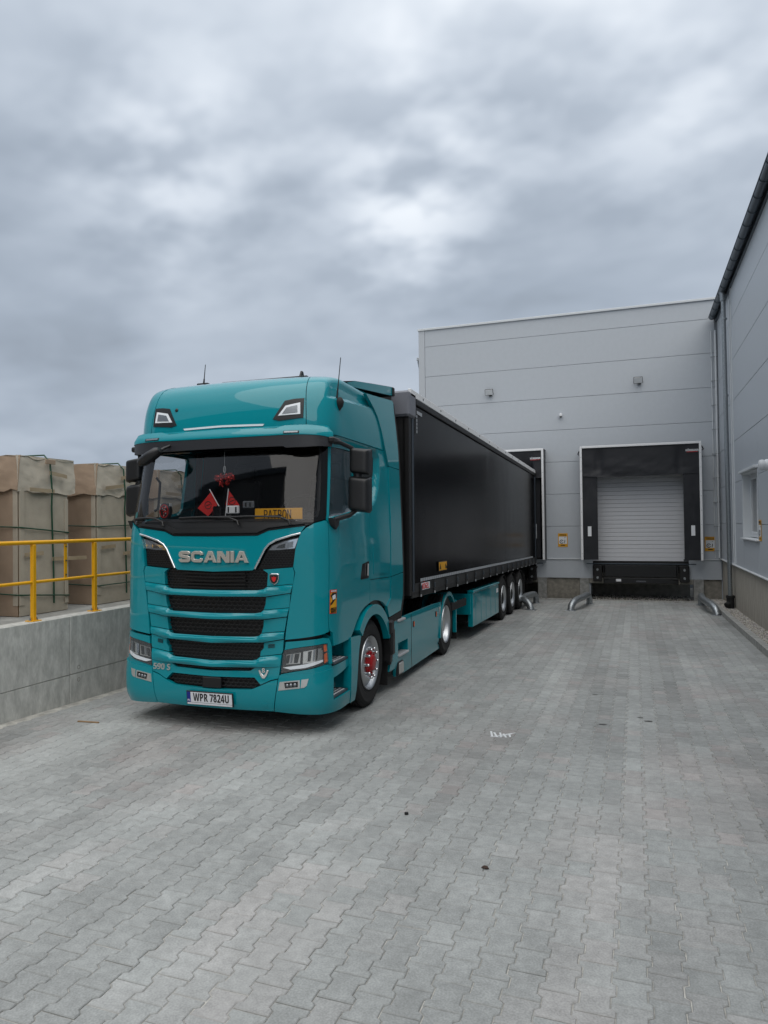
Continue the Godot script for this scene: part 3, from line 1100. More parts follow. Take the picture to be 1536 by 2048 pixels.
# ---------------------------------------------------------------- wheels
func wheel(parent: Node, at: Vector3, side: float, kind: String, width := 0.31, radius := 0.505) -> Node3D:
	var w := Node3D.new()
	put(w, "wheel", parent)
	w.position = at
	var ax := Vector3(side, 0, 0)
	var t := MB.new()
	var R := radius
	var W := width * 0.5
	# tread with four grooves, rounded shoulders, sidewall
	var prof := PackedVector2Array([Vector2(0.29, -W + 0.02), Vector2(0.34, -W + 0.005), Vector2(R - 0.10, -W), Vector2(R - 0.035, -W + 0.018), Vector2(R - 0.006, -W + 0.035)])
	for g in [-0.6, -0.2, 0.2, 0.6]:
		var gx: float = g * W
		prof.append_array([Vector2(R, gx - 0.012), Vector2(R - 0.016, gx - 0.008), Vector2(R - 0.016, gx + 0.008), Vector2(R, gx + 0.012)])
	prof.append_array([Vector2(R - 0.006, W - 0.035), Vector2(R - 0.035, W - 0.018), Vector2(R - 0.06, W - 0.004), Vector2(R - 0.064, W - 0.002), Vector2(R - 0.068, W - 0.004), Vector2(R - 0.12, W), Vector2(0.36, W - 0.004), Vector2(0.345, W - 0.008), Vector2(0.34, W - 0.004), Vector2(0.31, W - 0.02), Vector2(0.29, W - 0.03)])
	t.lathe(prof, Vector3.ZERO, ax, 48)
	# shoulder blocks
	for k in 54:
		var a := TAU * k / 54
		var d := Vector3(0, cos(a), sin(a))
		t.beam(ax * (W - 0.022) + d * (R - 0.03), ax * (W - 0.05) + d * (R + 0.001), 0.03, 0.008, d)
	obj("tyre", t, M.tyre, w)
	var r := MB.new()
	if kind == "front":
		r.lathe(PackedVector2Array([Vector2(0.292, -W), Vector2(0.29, W - 0.035), Vector2(0.312, W - 0.012), Vector2(0.308, W - 0.002), Vector2(0.292, W - 0.01), Vector2(0.277, W - 0.045), Vector2(0.268, W - 0.06), Vector2(0.255, W - 0.058), Vector2(0.235, W - 0.045), Vector2(0.21, W - 0.025), Vector2(0.19, W - 0.02), Vector2(0.14, W - 0.02), Vector2(0.13, W - 0.03)]), Vector3.ZERO, ax, 48)
		obj("rim", r, M.rim_aluminium, w)
		var h := MB.new()
		h.lathe(PackedVector2Array([Vector2(0.138, W - 0.03), Vector2(0.135, W - 0.008), Vector2(0.12, W + 0.0), Vector2(0.105, W + 0.004), Vector2(0.09, W + 0.03), Vector2(0.08, W + 0.038), Vector2(0.04, W + 0.042), Vector2(0.0, W + 0.043)]), Vector3.ZERO, ax, 32)
		for k in 8:
			var a := TAU * k / 8
			h.box(ax * (W + 0.006) + Vector3(0, cos(a), sin(a)) * 0.116, Vector3(0.03, 0.02, 0.02), 0.004)
		obj("hub", h, M.red_hub, w)
		for k in 10:
			var a := TAU * (k + 0.5) / 10
			var nut := MB.new()
			nut.lathe(PackedVector2Array([Vector2(0.021, 0), Vector2(0.021, 0.006), Vector2(0.0165, 0.01), Vector2(0.0165, 0.05), Vector2(0.014, 0.062), Vector2(0.008, 0.068), Vector2(0, 0.07)]), ax * (W - 0.026) + Vector3(0, cos(a), sin(a)) * 0.1675, ax, 10)
			obj("wheel_nut", nut, M.chrome, w)
	else:
		var deep := W - 0.13 if kind == "drive" else W - 0.1
		r.lathe(PackedVector2Array([Vector2(0.292, -W), Vector2(0.29, W - 0.035), Vector2(0.312, W - 0.012), Vector2(0.308, W - 0.002), Vector2(0.294, W - 0.008), Vector2(0.28, W - 0.04), Vector2(0.272, deep + 0.05), Vector2(0.258, deep + 0.02), Vector2(0.235, deep + 0.002), Vector2(0.18, deep), Vector2(0.14, deep + 0.004), Vector2(0.135, deep + 0.02)]), Vector3.ZERO, ax, 48)
		obj("rim", r, M.rim_aluminium, w)
		var h := MB.new()
		h.lathe(PackedVector2Array([Vector2(0.138, deep - 0.02), Vector2(0.136, deep + 0.05), Vector2(0.12, deep + 0.075), Vector2(0.06, deep + 0.085), Vector2(0, deep + 0.087)]), Vector3.ZERO, ax, 28)
		obj("hub", h, M.chassis if kind == "trailer" else M.satin_metal, w)
		for k in 10:
			var a := TAU * (k + 0.5) / 10
			var nut := MB.new()
			nut.lathe(PackedVector2Array([Vector2(0.017, 0), Vector2(0.017, 0.03), Vector2(0.01, 0.036), Vector2(0, 0.037)]), ax * (deep - 0.001) + Vector3(0, cos(a), sin(a)) * 0.1675, ax, 6, false)
			obj("wheel_nut", nut, M.satin_metal, w)
			var hole := MB.new()
			var ha := TAU * k / 10
			hole.lathe(PackedVector2Array([Vector2(0.027, -0.02), Vector2(0.027, 0.003), Vector2(0.021, 0.0), Vector2(0, -0.004)]), ax * (deep + 0.002) + Vector3(0, cos(ha), sin(ha)) * 0.22, ax, 12)
			obj("hand_hole", hole, M.grille_black, w)
	return w

# ---------------------------------------------------------------- the tractor
func tractor() -> void:
	recess = p2([1.235, 3.035, 2.2, 3.05, 2.72, 3.055, 2.82, 2.95, 2.83, 2.75, 2.76, 2.56, 2.66, 2.42, 2.5, 2.335, 2.2, 2.265, 1.6, 2.155, 1.25, 2.115])
	var T := thing("tractor_unit", "teal semi truck tractor with tall cab and red wheel hubs", "truck", Vector3(-4.14607, ramp_y(-7.63293), -7.63293))
	T.basis = Basis(Vector3.RIGHT, ramp_turn) * Basis(Vector3.UP, 0.03021)
	var P: Material = M.teal_paint
	var K: Material = M.black_plastic

	# ---- front, from the cowl down
	skin("front_backing", sym([0, 2.12, 1.1, 2.13, 1.2, 2.0, 1.22, 0.9, 1.2, 0.42, 0.7, 0.3, 0, 0.3]), M.grille_black, T, -0.085, 0.0, 0.12)
	var fp := skin("front_panel", sym([0, 1.983, 0.5, 1.988, 0.62, 2.038, 0.985, 2.083, 0.945, 2.022, 0.85, 1.997, 0.70, 1.952, 0.626, 1.912, 0.578, 1.858, 0.524, 1.76, 0.468, 1.657, 0.44, 1.638, 0, 1.622]), P, T, 0.0, 0.05)
	# raised lip along the panel's lower edge
	big_letters(fp)
	for s in [-1.0, 1.0]:
		var ch := ribbon(mir(p2([0.945, 2.012, 0.849, 1.987, 0.701, 1.943, 0.626, 1.903, 0.580, 1.852, 0.528, 1.756, 0.472, 1.655]), s), 0.004, 0.0125)
		obj("chrome_strip", ch, M.chrome, T)
		# upper lamp and its grille
		skin("lamp_housing", mir(p2([0.49, 1.652, 0.555, 1.65, 0.872, 1.676, 0.89, 1.855, 0.925, 1.975, 0.785, 1.945, 0.655, 1.9, 0.6, 1.845]), s), M.grille_black, T, -0.035, 0.03)
		var up := skin("upper_lamp", mir(p2([0.615, 1.842, 0.658, 1.886, 0.785, 1.931, 0.918, 1.962, 0.887, 1.862, 0.742, 1.846]), s), M.chrome, T, -0.022, 0.012, 0.03)
		skin("reflector", mir(p2([0.69, 1.86, 0.72, 1.888, 0.79, 1.91, 0.785, 1.862]), s), M.lamp_dark, up, -0.018, 0.004, 0.03)
		skin("reflector", mir(p2([0.81, 1.862, 0.815, 1.918, 0.875, 1.932, 0.868, 1.87]), s), M.pale_lens, up, -0.017, 0.004, 0.03)
		skin("lens", mir(p2([0.612, 1.84, 0.656, 1.89, 0.785, 1.936, 0.922, 1.968, 0.89, 1.858, 0.742, 1.842]), s), M.lamp_glass, up, -0.006, 0.004, 0.05)
		obj("upper_grille", honeycomb(mir(p2([0.50, 1.662, 0.555, 1.658, 0.865, 1.682, 0.88, 1.845, 0.60, 1.815]), s), -0.02, 0.034, 0.024, 0.006), M.mesh_black, T)
		# painted blocks beside the grille openings
		skin("side_block", mir(p2([0.56, 1.645, 0.871, 1.67, 0.887, 1.619, 0.874, 1.506, 0.602, 1.48, 0.612, 1.61]), s), P, T, 0.0, 0.05)
		skin("side_block", mir(p2([0.59, 1.368, 0.846, 1.408, 0.836, 1.27, 0.566, 1.243, 0.585, 1.30]), s), P, T, -0.004, 0.05)
		skin("side_block", mir(p2([0.568, 1.14, 0.81, 1.17, 0.787, 1.035, 0.545, 1.01, 0.565, 1.08]), s), P, T, -0.004, 0.05)
		skin("side_block", mir(p2([0.57, 0.912, 0.777, 0.947, 0.769, 0.84, 0.757, 0.81, 0.53, 0.778, 0.535, 0.825, 0.567, 0.858]), s), P, T, -0.004, 0.05)
		for k in 3:
			skin("air_slit", mir(p2([0.615, 0.895 - k * 0.013, 0.685, 0.905 - k * 0.013, 0.685, 0.899 - k * 0.013, 0.615, 0.889 - k * 0.013]), s), M.grille_black, T, 0.002, 0.004, 0.05)
		# corner panel, lamp surround, headlamp
		skin("corner_panel", mir(p2([0.95, 2.02, 0.994, 2.064, 1.077, 2.11, 1.2, 2.14, 1.235, 2.135, 1.262, 2.099, 1.259, 1.74, 1.25, 1.387, 1.246, 1.127, 1.257, 1.022, 1.191, 1.003, 1.028, 0.980, 0.893, 0.960, 0.796, 0.948, 0.809, 1.064, 0.839, 1.264, 0.864, 1.434, 0.895, 1.619, 0.879, 1.674, 0.899, 1.854, 0.925, 1.959]), s), P, T, 0.004, 0.04, 0.045)
		skin("lamp_surround", mir(p2([0.792, 0.86, 0.80, 0.925, 1.03, 0.95, 1.19, 0.962, 1.262, 0.952, 1.297, 0.885, 1.30, 0.70, 1.255, 0.70, 1.252, 0.735, 1.243, 0.906, 1.175, 0.906, 0.96, 0.882, 0.788, 0.848]), s), P, T, 0.0, 0.05, 0.045)
		var hl := skin("headlamp", mir(p2([0.78, 0.842, 0.96, 0.876, 1.175, 0.90, 1.237, 0.90, 1.246, 0.729, 1.207, 0.703, 0.95, 0.655, 0.745, 0.616, 0.75, 0.658, 0.768, 0.796]), s), M.lamp_dark, T, -0.03, 0.03, 0.045)
		skin("reflector", mir(p2([0.80, 0.797, 0.935, 0.822, 0.925, 0.715, 0.793, 0.702]), s), M.satin_metal, hl, -0.022, 0.006, 0.05)
		skin("reflector", mir(p2([0.957, 0.832, 1.13, 0.862, 1.178, 0.84, 1.175, 0.757, 1.132, 0.735, 0.95, 0.712]), s), M.chrome, hl, -0.02, 0.008, 0.045)
		for q in [[0.805, 0.84, 0.01, 0], [0.85, 0.872, 0.012, 2], [0.885, 0.925, 0.0, 0], [0.97, 1.0, 0.014, 1], [1.005, 1.045, 0.0, 0], [1.06, 1.085, 0.012, 2], [1.095, 1.12, 0.0, 0], [1.13, 1.16, 0.01, 1]]:
			var lo: float = 0.70 + (q[0] - 0.79) * 0.12
			var hi: float = 0.79 + (q[0] - 0.79) * 0.20
			skin("facet", mir(p2([q[0], hi, q[1], hi + 0.008, q[1] - 0.018, lo + 0.012, q[0] - 0.01, lo + 0.008]), s), [M.lamp_dark, M.chrome, M.pale_lens][q[3]], hl, -0.016 + q[2] * 0.5, 0.006, 0.05)
		skin("running_light", mir(p2([0.762, 0.672, 0.90, 0.695, 1.176, 0.75, 1.175, 0.728, 0.974, 0.674, 0.842, 0.654]), s), M.white_lens, hl, -0.014, 0.008, 0.045)
		skin("indicator", mir(p2([1.192, 0.893, 1.228, 0.895, 1.234, 0.83, 1.196, 0.823]), s), M.orange_lens, hl, -0.01, 0.012, 0.05)
		skin("indicator", mir(p2([1.198, 0.80, 1.235, 0.812, 1.238, 0.728, 1.194, 0.712]), s), M.orange_lens, hl, -0.01, 0.012, 0.05)
		skin("lens", mir(p2([0.782, 0.843, 0.96, 0.877, 1.175, 0.901, 1.238, 0.901, 1.247, 0.731, 1.207, 0.704, 0.95, 0.657, 0.748, 0.618, 0.752, 0.658, 0.77, 0.796]), s), M.lamp_glass, hl, 0.0, 0.004, 0.045)
		# bumper corner: strip under the lamp, crest, lower body
		skin("lamp_strip", mir(p2([0.742, 0.606, 0.95, 0.648, 1.21, 0.695, 1.30, 0.695, 1.303, 0.63, 1.02, 0.595, 0.738, 0.585]), s), P, T, -0.012, 0.04, 0.05)
		skin("bumper_corner", mir(p2([0.733, 0.598, 0.90, 0.612, 1.10, 0.63, 1.29, 0.652, 1.308, 0.622, 1.314, 0.36, 1.325, 0.34, 1.68, 0.352, 1.68, 0.215, 1.45, 0.205, 1.14, 0.208, 0.93, 0.218, 0.684, 0.236, 0.71, 0.422, 0.727, 0.56]), s), P, T, 0.008, 0.045, 0.045)
		var fog := skin("fog_lamp", mir(p2([0.741, 0.533, 0.93, 0.557, 0.933, 0.479, 0.73, 0.45]), s), M.satin_metal, T, 0.012, 0.01, 0.05)
		skin("lens", mir(p2([0.79, 0.528, 0.915, 0.544, 0.917, 0.492, 0.80, 0.476]), s), M.lamp_dark, fog, 0.016, 0.006, 0.05)
		for q in [0.82, 0.857, 0.893]:
			var l := MB.new()
			l.lathe(PackedVector2Array([Vector2(0.017, 0.0), Vector2(0.012, 0.006), Vector2(0, 0.009)]), on_cab(q * s, 0.50 + (q - 0.8) * 0.12, 0.015).origin, cab_n(q * s, 0.5), 12)
			obj("reflector", l, M.pale_lens, fog)
		skin("fog_trim", mir(p2([0.945, 0.562, 1.007, 0.571, 0.992, 0.505, 0.97, 0.486, 0.94, 0.481]), s), M.satin_metal, T, 0.013, 0.01, 0.05)
		# steps
		skin("step_well", mir(p2([1.29, 0.99, 1.72, 0.90, 1.72, 0.21, 1.29, 0.21]), s), P, T, -0.2, 0.0, 0.06)
		var wall := MB.new()
		for q in [1.30, 1.715]:
			for v in [[0.21, 0.96]]:
				var a := cab0(q * s, v[0]); var b := cab0(q * s, v[1])
				var na := cab_n(q * s, v[0])
				wall.face(PackedVector3Array([a - na * 0.005, b - na * 0.005, b - na * 0.2, a - na * 0.2]), Vector3(0, 0, -1 if q < 1.5 else 1))
		obj("step_side", wall, P, T)
		skin("step_riser", mir(p2([1.302, 0.60, 1.302, 0.668, 1.68, 0.685, 1.69, 0.61, 1.318, 0.545]), s), P, T, -0.02, 0.1, 0.05)
		for v in [0.695, 0.362]:
			var st := MB.new()
			var a := cab0(1.325 * s, v); var b := cab0(1.672 * s, v)
			var c := (a + b) * 0.5
			st.box(Vector3(s * (absf(c.x) - 0.105), v, c.z), Vector3(0.2, 0.028, absf(a.z - b.z)), 0.006)
			var tread := obj("step_tread", st, M.zinc_gutter, T)
			var nub := MB.new()
			for i in 7:
				for j in 4:
					nub.box(Vector3(s * (absf(c.x) - 0.03 - j * 0.045), v + 0.016, a.z - 0.035 - i * 0.045 - (0.02 if j % 2 else 0.0)), Vector3(0.028, 0.008, 0.012), 0.003, Basis(Vector3.UP, 0.6))
			obj("grip", nub, M.aluminium, tread)
		skin("front_fender", mir(p2([1.70, 0.90, 2.028, 0.885, 1.94, 0.74, 1.895, 0.6, 1.885, 0.5, 1.865, 0.35, 1.825, 0.212, 1.69, 0.208, 1.69, 0.62]), s), P, T, 0.014, 0.09, 0.05)
		skin("wheel_arch", mir(ring(Vector2(2.45, 0.5), 0.568, 0.682, 139, 22, 20), s), P, T, 0.032, 0.16, 0.05)
		skin("wheel_arch_rear", mir(ring(Vector2(2.45, 0.5), 0.57, 0.66, 20, -8, 6), s), K, T, 0.026, 0.14, 0.05)
		var flap := bx(Vector3(s * 1.06, 0.42, -0.655), Vector3(0.3, 0.62, 0.02), 0.004)
		obj("mud_flap", flap, M.rubber, T)
		var liner := MB.new()
		for i in 18:
			var a0 := deg_to_rad(-10.0 + i * 200.0 / 18.0)
			var a1 := deg_to_rad(-10.0 + (i + 1) * 200.0 / 18.0)
			var q0 := Vector3(0, 0.5 + 0.56 * sin(a0), 0.56 * cos(a0))
			var q1 := Vector3(0, 0.5 + 0.56 * sin(a1), 0.56 * cos(a1))
			liner.face(PackedVector3Array([q0 + Vector3(s * 1.2, 0, 0), q1 + Vector3(s * 1.2, 0, 0), q1 + Vector3(s * 0.6, 0, 0), q0 + Vector3(s * 0.6, 0, 0)]), Vector3(0, 0.5, 0) - q0)
		obj("arch_liner", liner, M.grille_black, T)
		# black duct behind the arch
		var air := MB.new()
		air.box(Vector3(s * 1.255, 0.66, -0.635), Vector3(0.10, 0.34, 0.13), 0.035)
		air.box(Vector3(s * 1.255, 0.845, -0.60), Vector3(0.09, 0.17, 0.15), 0.04)
		air.box(Vector3(s * 1.24, 0.46, -0.62), Vector3(0.06, 0.18, 0.06), 0.02)
		obj("side_lamp_pod", air, K, T)

	# grille openings: dark inserts with honeycomb, painted bars between them
	var rows := [
		[[0, 1.62, 0.44, 1.635, 0.50, 1.655, 0.555, 1.65, 0.612, 1.608, 0.605, 1.54, 0.585, 1.44, 0, 1.43], 0.04, 0.028],
		[[0, 1.37, 0.592, 1.373, 0.58, 1.27, 0.543, 1.21, 0, 1.195], 0.062, 0.04],
		[[0, 1.135, 0.567, 1.147, 0.56, 1.075, 0.522, 0.975, 0, 0.96], 0.062, 0.04],
		[[0, 0.895, 0.567, 0.912, 0.567, 0.856, 0.535, 0.826, 0.5, 0.744, 0, 0.715], 0.05, 0.034],
		[[0, 0.652, 0.482, 0.668, 0.475, 0.64, 0.427, 0.63, 0, 0.614], 0.04, 0.02],
		[[0, 0.554, 0.472, 0.565, 0.537, 0.494, 0.444, 0.448, 0, 0.43], 0.055, 0.036]]
	for i in rows.size():
		var poly := sym(rows[i][0])
		var ins := skin("grille", poly, M.grille_black, T, -0.06, 0.0, 0.12)
		obj("mesh", honeycomb(poly, -0.03, rows[i][1], rows[i][2], 0.008 if i > 0 else 0.006), M.mesh_black, ins)
		if i == 0:
			for k in 5:
				skin("slat", sym([0, 1.605 - k * 0.036, 0.36, 1.612 - k * 0.036, 0.36, 1.596 - k * 0.036, 0, 1.589 - k * 0.036]), M.grille_black, ins, -0.012, 0.03, 0.15)
		if i == 3:
			skin("lower_grille_frame", sym([0, 0.835, 0.5, 0.84, 0.535, 0.826, 0.5, 0.744, 0, 0.715, 0, 0.715]), M.black_plastic, ins, -0.045, 0.02, 0.15)
		if i == 5:
			var rad := MB.new()
			rad.box(on_cab(0, 0.493, -0.02).origin, Vector3(0.22, 0.115, 0.04), 0.01)
			obj("sensor_cover", rad, K, ins)
	var bars := [
		[0, 1.432, 0.5, 1.437, 0.56, 1.447, 0.602, 1.474, 0.872, 1.50, 0.85, 1.416, 0.59, 1.377, 0, 1.369],
		[0, 1.198, 0.48, 1.206, 0.535, 1.215, 0.565, 1.238, 0.834, 1.264, 0.814, 1.18, 0.567, 1.15, 0, 1.137],
		[0, 0.962, 0.46, 0.97, 0.517, 0.979, 0.545, 1.005, 0.785, 1.029, 0.78, 0.957, 0.57, 0.92, 0, 0.897],
		[0, 0.717, 0.45, 0.735, 0.495, 0.745, 0.53, 0.773, 0.757, 0.803, 0.744, 0.683, 0.485, 0.67, 0, 0.654]]
	for b in bars:
		skin("grille_bar", sym(b), P, T, 0.0, 0.075, 0.022, [], bar_surface(p2(b.slice(0, 10)), p2(b.slice(10))))
	var lp := skin("lower_panel", sym([0, 0.614, 0.43, 0.63, 0.48, 0.664, 0.742, 0.679, 0.724, 0.568, 0.645, 0.547, 0.542, 0.499, 0.475, 0.566, 0, 0.555]), P, T, 0.004, 0.05)
	put_text("model_lettering", "590 S", 0.085, M.satin_metal, lp, on_cab(-0.605, 0.618, 0.008), 1.1, 0.008)
	var bc := skin("bumper", sym([0, 0.43, 0.445, 0.447, 0.54, 0.488, 0.645, 0.536, 0.719, 0.556, 0.702, 0.422, 0.676, 0.238, 0, 0.235]), P, T, 0.008, 0.05)
	skin("tow_cover", p2([0.565, 0.315, 0.62, 0.318, 0.615, 0.285, 0.56, 0.282]), P, bc, 0.012, 0.006, 0.05)
	# licence plate
	var pf := on_cab(0.0, 0.338, 0.024)
	var pl := MB.new()
	pl.prism(p2([-0.27, -0.07, 0.27, -0.07, 0.27, 0.07, -0.27, 0.07]), 0.012, pf, 0.004)
	var plate := obj("licence_plate", pl, M.ink, T)
	var pw := MB.new()
	pw.prism(p2([-0.218, -0.045, 0.26, -0.045, 0.26, 0.06, -0.218, 0.06]), 0.003, pf * Transform3D(Basis(), Vector3(0, 0, 0.0115)))
	obj("plate_face", pw, M.plate_white, plate)
	pw = MB.new()
	pw.prism(p2([-0.26, -0.045, -0.22, -0.045, -0.22, 0.06, -0.26, 0.06]), 0.003, pf * Transform3D(Basis(), Vector3(0, 0, 0.0115)))
	obj("country_band", pw, M.plate_blue, plate)
	pw = MB.new()
	pw.prism(p2([-0.26, -0.066, 0.26, -0.066, 0.26, -0.049, -0.26, -0.049]), 0.003, pf * Transform3D(Basis(), Vector3(0, 0, 0.0115)))
	obj("holder_strip", pw, M.plate_white, plate)
	put_text("plate_letters", "WPR 7824U", 0.112, M.ink, plate, pf * Transform3D(Basis(), Vector3(0.022, 0.008, 0.0155)), 0.70, 0.003, 700)
	put_text("plate_letters", "PL", 0.03, M.plate_white, plate, pf * Transform3D(Basis(), Vector3(-0.24, -0.026, 0.0155)), 1.0, 0.003)
	# badges
	var bf := on_cab(0.681, 1.557, 0.004)
	var sh := MB.new()
	sh.prism(p2([-0.05, 0.045, -0.03, 0.052, 0.03, 0.052, 0.05, 0.045, 0.05, 0.0, 0.035, -0.04, 0.0, -0.062, -0.035, -0.04, -0.05, 0.0]), 0.012, bf, 0.004)
	var badge := obj("badge", sh, M.chrome, T)
	sh = MB.new()
	sh.prism(p2([-0.042, 0.038, 0.042, 0.038, 0.042, 0.0, 0.028, -0.036, 0.0, -0.053, -0.028, -0.036, -0.042, 0.0]), 0.004, bf * Transform3D(Basis(), Vector3(0, 0, 0.011)))
	obj("badge_field", sh, M.ink, badge)
	sh = MB.new()
	sh.prism(p2([-0.02, -0.01, -0.024, 0.02, -0.01, 0.012, 0.0, 0.026, 0.012, 0.012, 0.026, 0.02, 0.02, -0.012, 0.008, -0.03, -0.008, -0.03]), 0.004, bf * Transform3D(Basis(), Vector3(0, 0, 0.013)))
	obj("badge_emblem", sh, M.sticker_red, badge)
	bf = on_cab(0.573, 0.612, 0.008)
	sh = MB.new()
	sh.prism(p2([-0.055, 0.03, -0.035, 0.035, -0.02, 0.0, 0.0, -0.02, 0.02, 0.0, 0.035, 0.035, 0.055, 0.03, 0.035, -0.02, 0.012, -0.05, -0.012, -0.05, -0.035, -0.02]), 0.01, bf, 0.002)
	badge = obj("engine_badge", sh, M.chrome, T)
	put_text("badge_numeral", "8", 0.06, M.chrome, badge, bf * Transform3D(Basis(), Vector3(0, 0.028, 0.006)), 1.2, 0.008)

	# ---- cowl, wipers, windscreen
	skin("cowl", sym([0, 2.145, 0.9, 2.145, 1.12, 2.165, 1.18, 2.15, 1.06, 2.112, 0.98, 2.088, 0.62, 2.043, 0.5, 1.993, 0, 1.988]), K, T, -0.012, 0.05, 0.06)
	skin("cowl_ridge", sym([0, 2.06, 0.47, 2.062, 0.6, 2.1, 0.95, 2.125, 0.98, 2.105, 0.62, 2.065, 0.5, 2.018, 0, 2.015]), K, T, 0.022, 0.04, 0.06)
	for q in [[-0.62, -1.02], [0.3, -0.42], [0.86, 0.12]]:
		var wp := ribbon(p2([q[0], 2.09, q[0] - 0.02, 2.135, q[0] - 0.12, 2.17, lerpf(q[0], q[1], 0.6), 2.18, q[1], 2.172]), 0.035, 0.011)
		var wiper := obj("wiper_arm", wp, K, T)
		obj("wiper_blade", ribbon(p2([q[1] - 0.02, 2.165, (q[0] + q[1]) * 0.5, 2.178, q[0] - 0.1, 2.19]), 0.016, 0.008), M.rubber, wiper)
	skin("windscreen", sym([0, 2.935, 1.02, 2.935, 1.11, 2.925, 1.132, 2.6, 1.14, 2.28, 1.125, 2.19, 1.08, 2.155, 0.85, 2.135, 0, 2.135]), M.windscreen_glass, T, 0.0, 0.0, 0.06)
	for s in [-1.0, 1.0]:
		skin("windscreen_trim", mir(p2([1.112, 2.96, 1.195, 2.96, 1.215, 2.6, 1.228, 2.2, 1.2, 2.15, 1.05, 2.118, 0.9, 2.12, 0.9, 2.14, 1.08, 2.158, 1.128, 2.192, 1.143, 2.28, 1.135, 2.6]), s), M.gloss_black, T, 0.002, 0.03, 0.045)
		skin("a_pillar", mir(p2([1.2, 2.98, 1.245, 2.985, 1.262, 2.6, 1.272, 2.11, 1.235, 2.145, 1.232, 2.2, 1.219, 2.6]), s), P, T, 0.0, 0.04, 0.045)
	skin("header_trim", sym([0, 2.955, 1.1, 2.955, 1.1, 2.905, 0, 2.895]), M.gloss_black, T, 0.003, 0.03, 0.08)
	skin("glass_sticker", p2([-1.09, 2.255, -1.055, 2.255, -1.04, 2.225, -1.045, 2.19, -1.075, 2.18, -1.1, 2.2, -1.105, 2.235]), mat("sticker_teal", Color(0.1, 0.36, 0.36), 0.4), T, 0.003, 0.0, 0.05)

	# ---- visor
	var lip := func(q: Vector2) -> Array:
		var n := cab_n(q.x, clampf(q.y, 2.9, 3.2))
		var k := absf(q.x)
		var dn := Vector3(n.x, 0, n.z).normalized()
		var out: float = 0.06 + 0.045 * smoothstep(3.12, 3.03, q.y)
		var p: Vector3 = cab0(q.x, 3.05) + dn * out * (1.0 - 0.35 * smoothstep(1.1, 1.24, k))
		p.z += 0.04 * smoothstep(0.55, 1.0, k) * (1.0 - smoothstep(1.08, 1.24, k))
		p.y = q.y
		return [p, (dn + Vector3.UP * 0.6 * smoothstep(3.025, 3.05, q.y)).normalized()]
	var vis := skin("sun_visor", sym([0, 3.112, 0.66, 3.095, 0.76, 3.12, 1.0, 3.118, 1.19, 3.10, 1.235, 3.06, 1.24, 2.995, 0.975, 3.012, 0.76, 3.018, 0, 3.012]), P, T, 0.0, 0.03, 0.05, [], lip)
	skin("visor_lower", sym([0, 3.009, 0.76, 3.015, 0.975, 3.009, 1.24, 2.992, 1.225, 2.905, 0.97, 2.886, 0.79, 2.886, 0.755, 2.903, 0, 2.905]), M.visor_black, vis, -0.004, 0.03, 0.05, [], lip)
	var shelf := MB.new()
	for i in 40:
		var t0 := lerpf(-1.22, 1.22, i / 40.0); var t1 := lerpf(-1.22, 1.22, (i + 1) / 40.0)
		var a: Vector3 = lip.call(Vector2(t0, 3.1))[0]; var b: Vector3 = lip.call(Vector2(t1, 3.1))[0]
		shelf.face(PackedVector3Array([a, b, cab0(t1, 3.13) - cab_n(t1, 3.13) * 0.01, cab0(t0, 3.13) - cab_n(t0, 3.13) * 0.01]), Vector3.UP)
	obj("visor_shelf", shelf, P, vis)
	for s in [-1.0, 1.0]:
		skin("position_lamp", mir(p2([0.762, 3.055, 0.925, 3.052, 0.925, 3.026, 0.762, 3.029]), s), M.ink, vis, 0.004, 0.006, 0.06, [], lip)
		skin("position_lens", mir(p2([0.772, 3.05, 0.915, 3.047, 0.915, 3.032, 0.772, 3.035]), s), M.pale_lens, vis, 0.006, 0.004, 0.06, [], lip)

	# ---- roof
	skin("roof_front", sym([0, 4.0, 0.935, 4.0, 0.94, 3.5, 0.955, 3.2, 0.96, 2.98, 0, 2.98]), P, T, 0.0, 0.03, 0.07)
	for s in [-1.0, 1.0]:
		skin("roof_side", mir(p2([0.942, 4.0, 3.45, 4.0, 3.45, 3.80, 2.42, 3.735, 2.40, 3.68, 2.66, 3.555, 2.80, 3.46, 2.915, 3.30, 3.0, 3.06, 2.4, 3.06, 1.25, 3.042, 1.245, 2.99, 0.967, 2.98, 0.962, 3.2, 0.947, 3.5]), s), P, T, 0.0, 0.03, 0.02, [], cab_s)
		var lamp := skin("roof_lamp", mir(p2([0.604, 3.199, 0.73, 3.391, 0.836, 3.407, 0.932, 3.411, 0.93, 3.205, 0.676, 3.181]), s), K, T, 0.008, 0.02, 0.05)
		skin("light_ring", mir(p2([0.665, 3.232, 0.742, 3.335, 0.90, 3.364, 0.905, 3.242]), s), M.white_lens, lamp, 0.014, 0.008, 0.05)
		skin("lens", mir(p2([0.71, 3.248, 0.757, 3.314, 0.876, 3.336, 0.88, 3.26]), s), M.pale_lens, lamp, 0.018, 0.004, 0.05)
	skin("light_bar", sym([0, 3.162, 0.505, 3.154, 0.492, 3.134, 0, 3.142]), M.white_lens, T, 0.006, 0.012, 0.08)
	var w := MB.new()
	w.lathe(PackedVector2Array([Vector2(0.02, 0), Vector2(0.02, 0.006), Vector2(0.012, 0.012), Vector2(0, 0.012)]), on_cab(-0.63, 3.37, 0).origin, cab_n(-0.63, 3.37), 14)
	obj("roof_camera", w, K, T)
	var top := MB.new()
	var last := cab_row(4.0)
	var prev := Vector3.ZERO
	for i in 61:
		var p := cab0(lerpf(-3.45, 3.45, i / 60.0), 4.0)
		if i > 0:
			top.face(PackedVector3Array([Vector3(0, 3.785, -0.4), prev, p]), Vector3.UP)
		prev = p
	obj("roof_top", top, P, T)
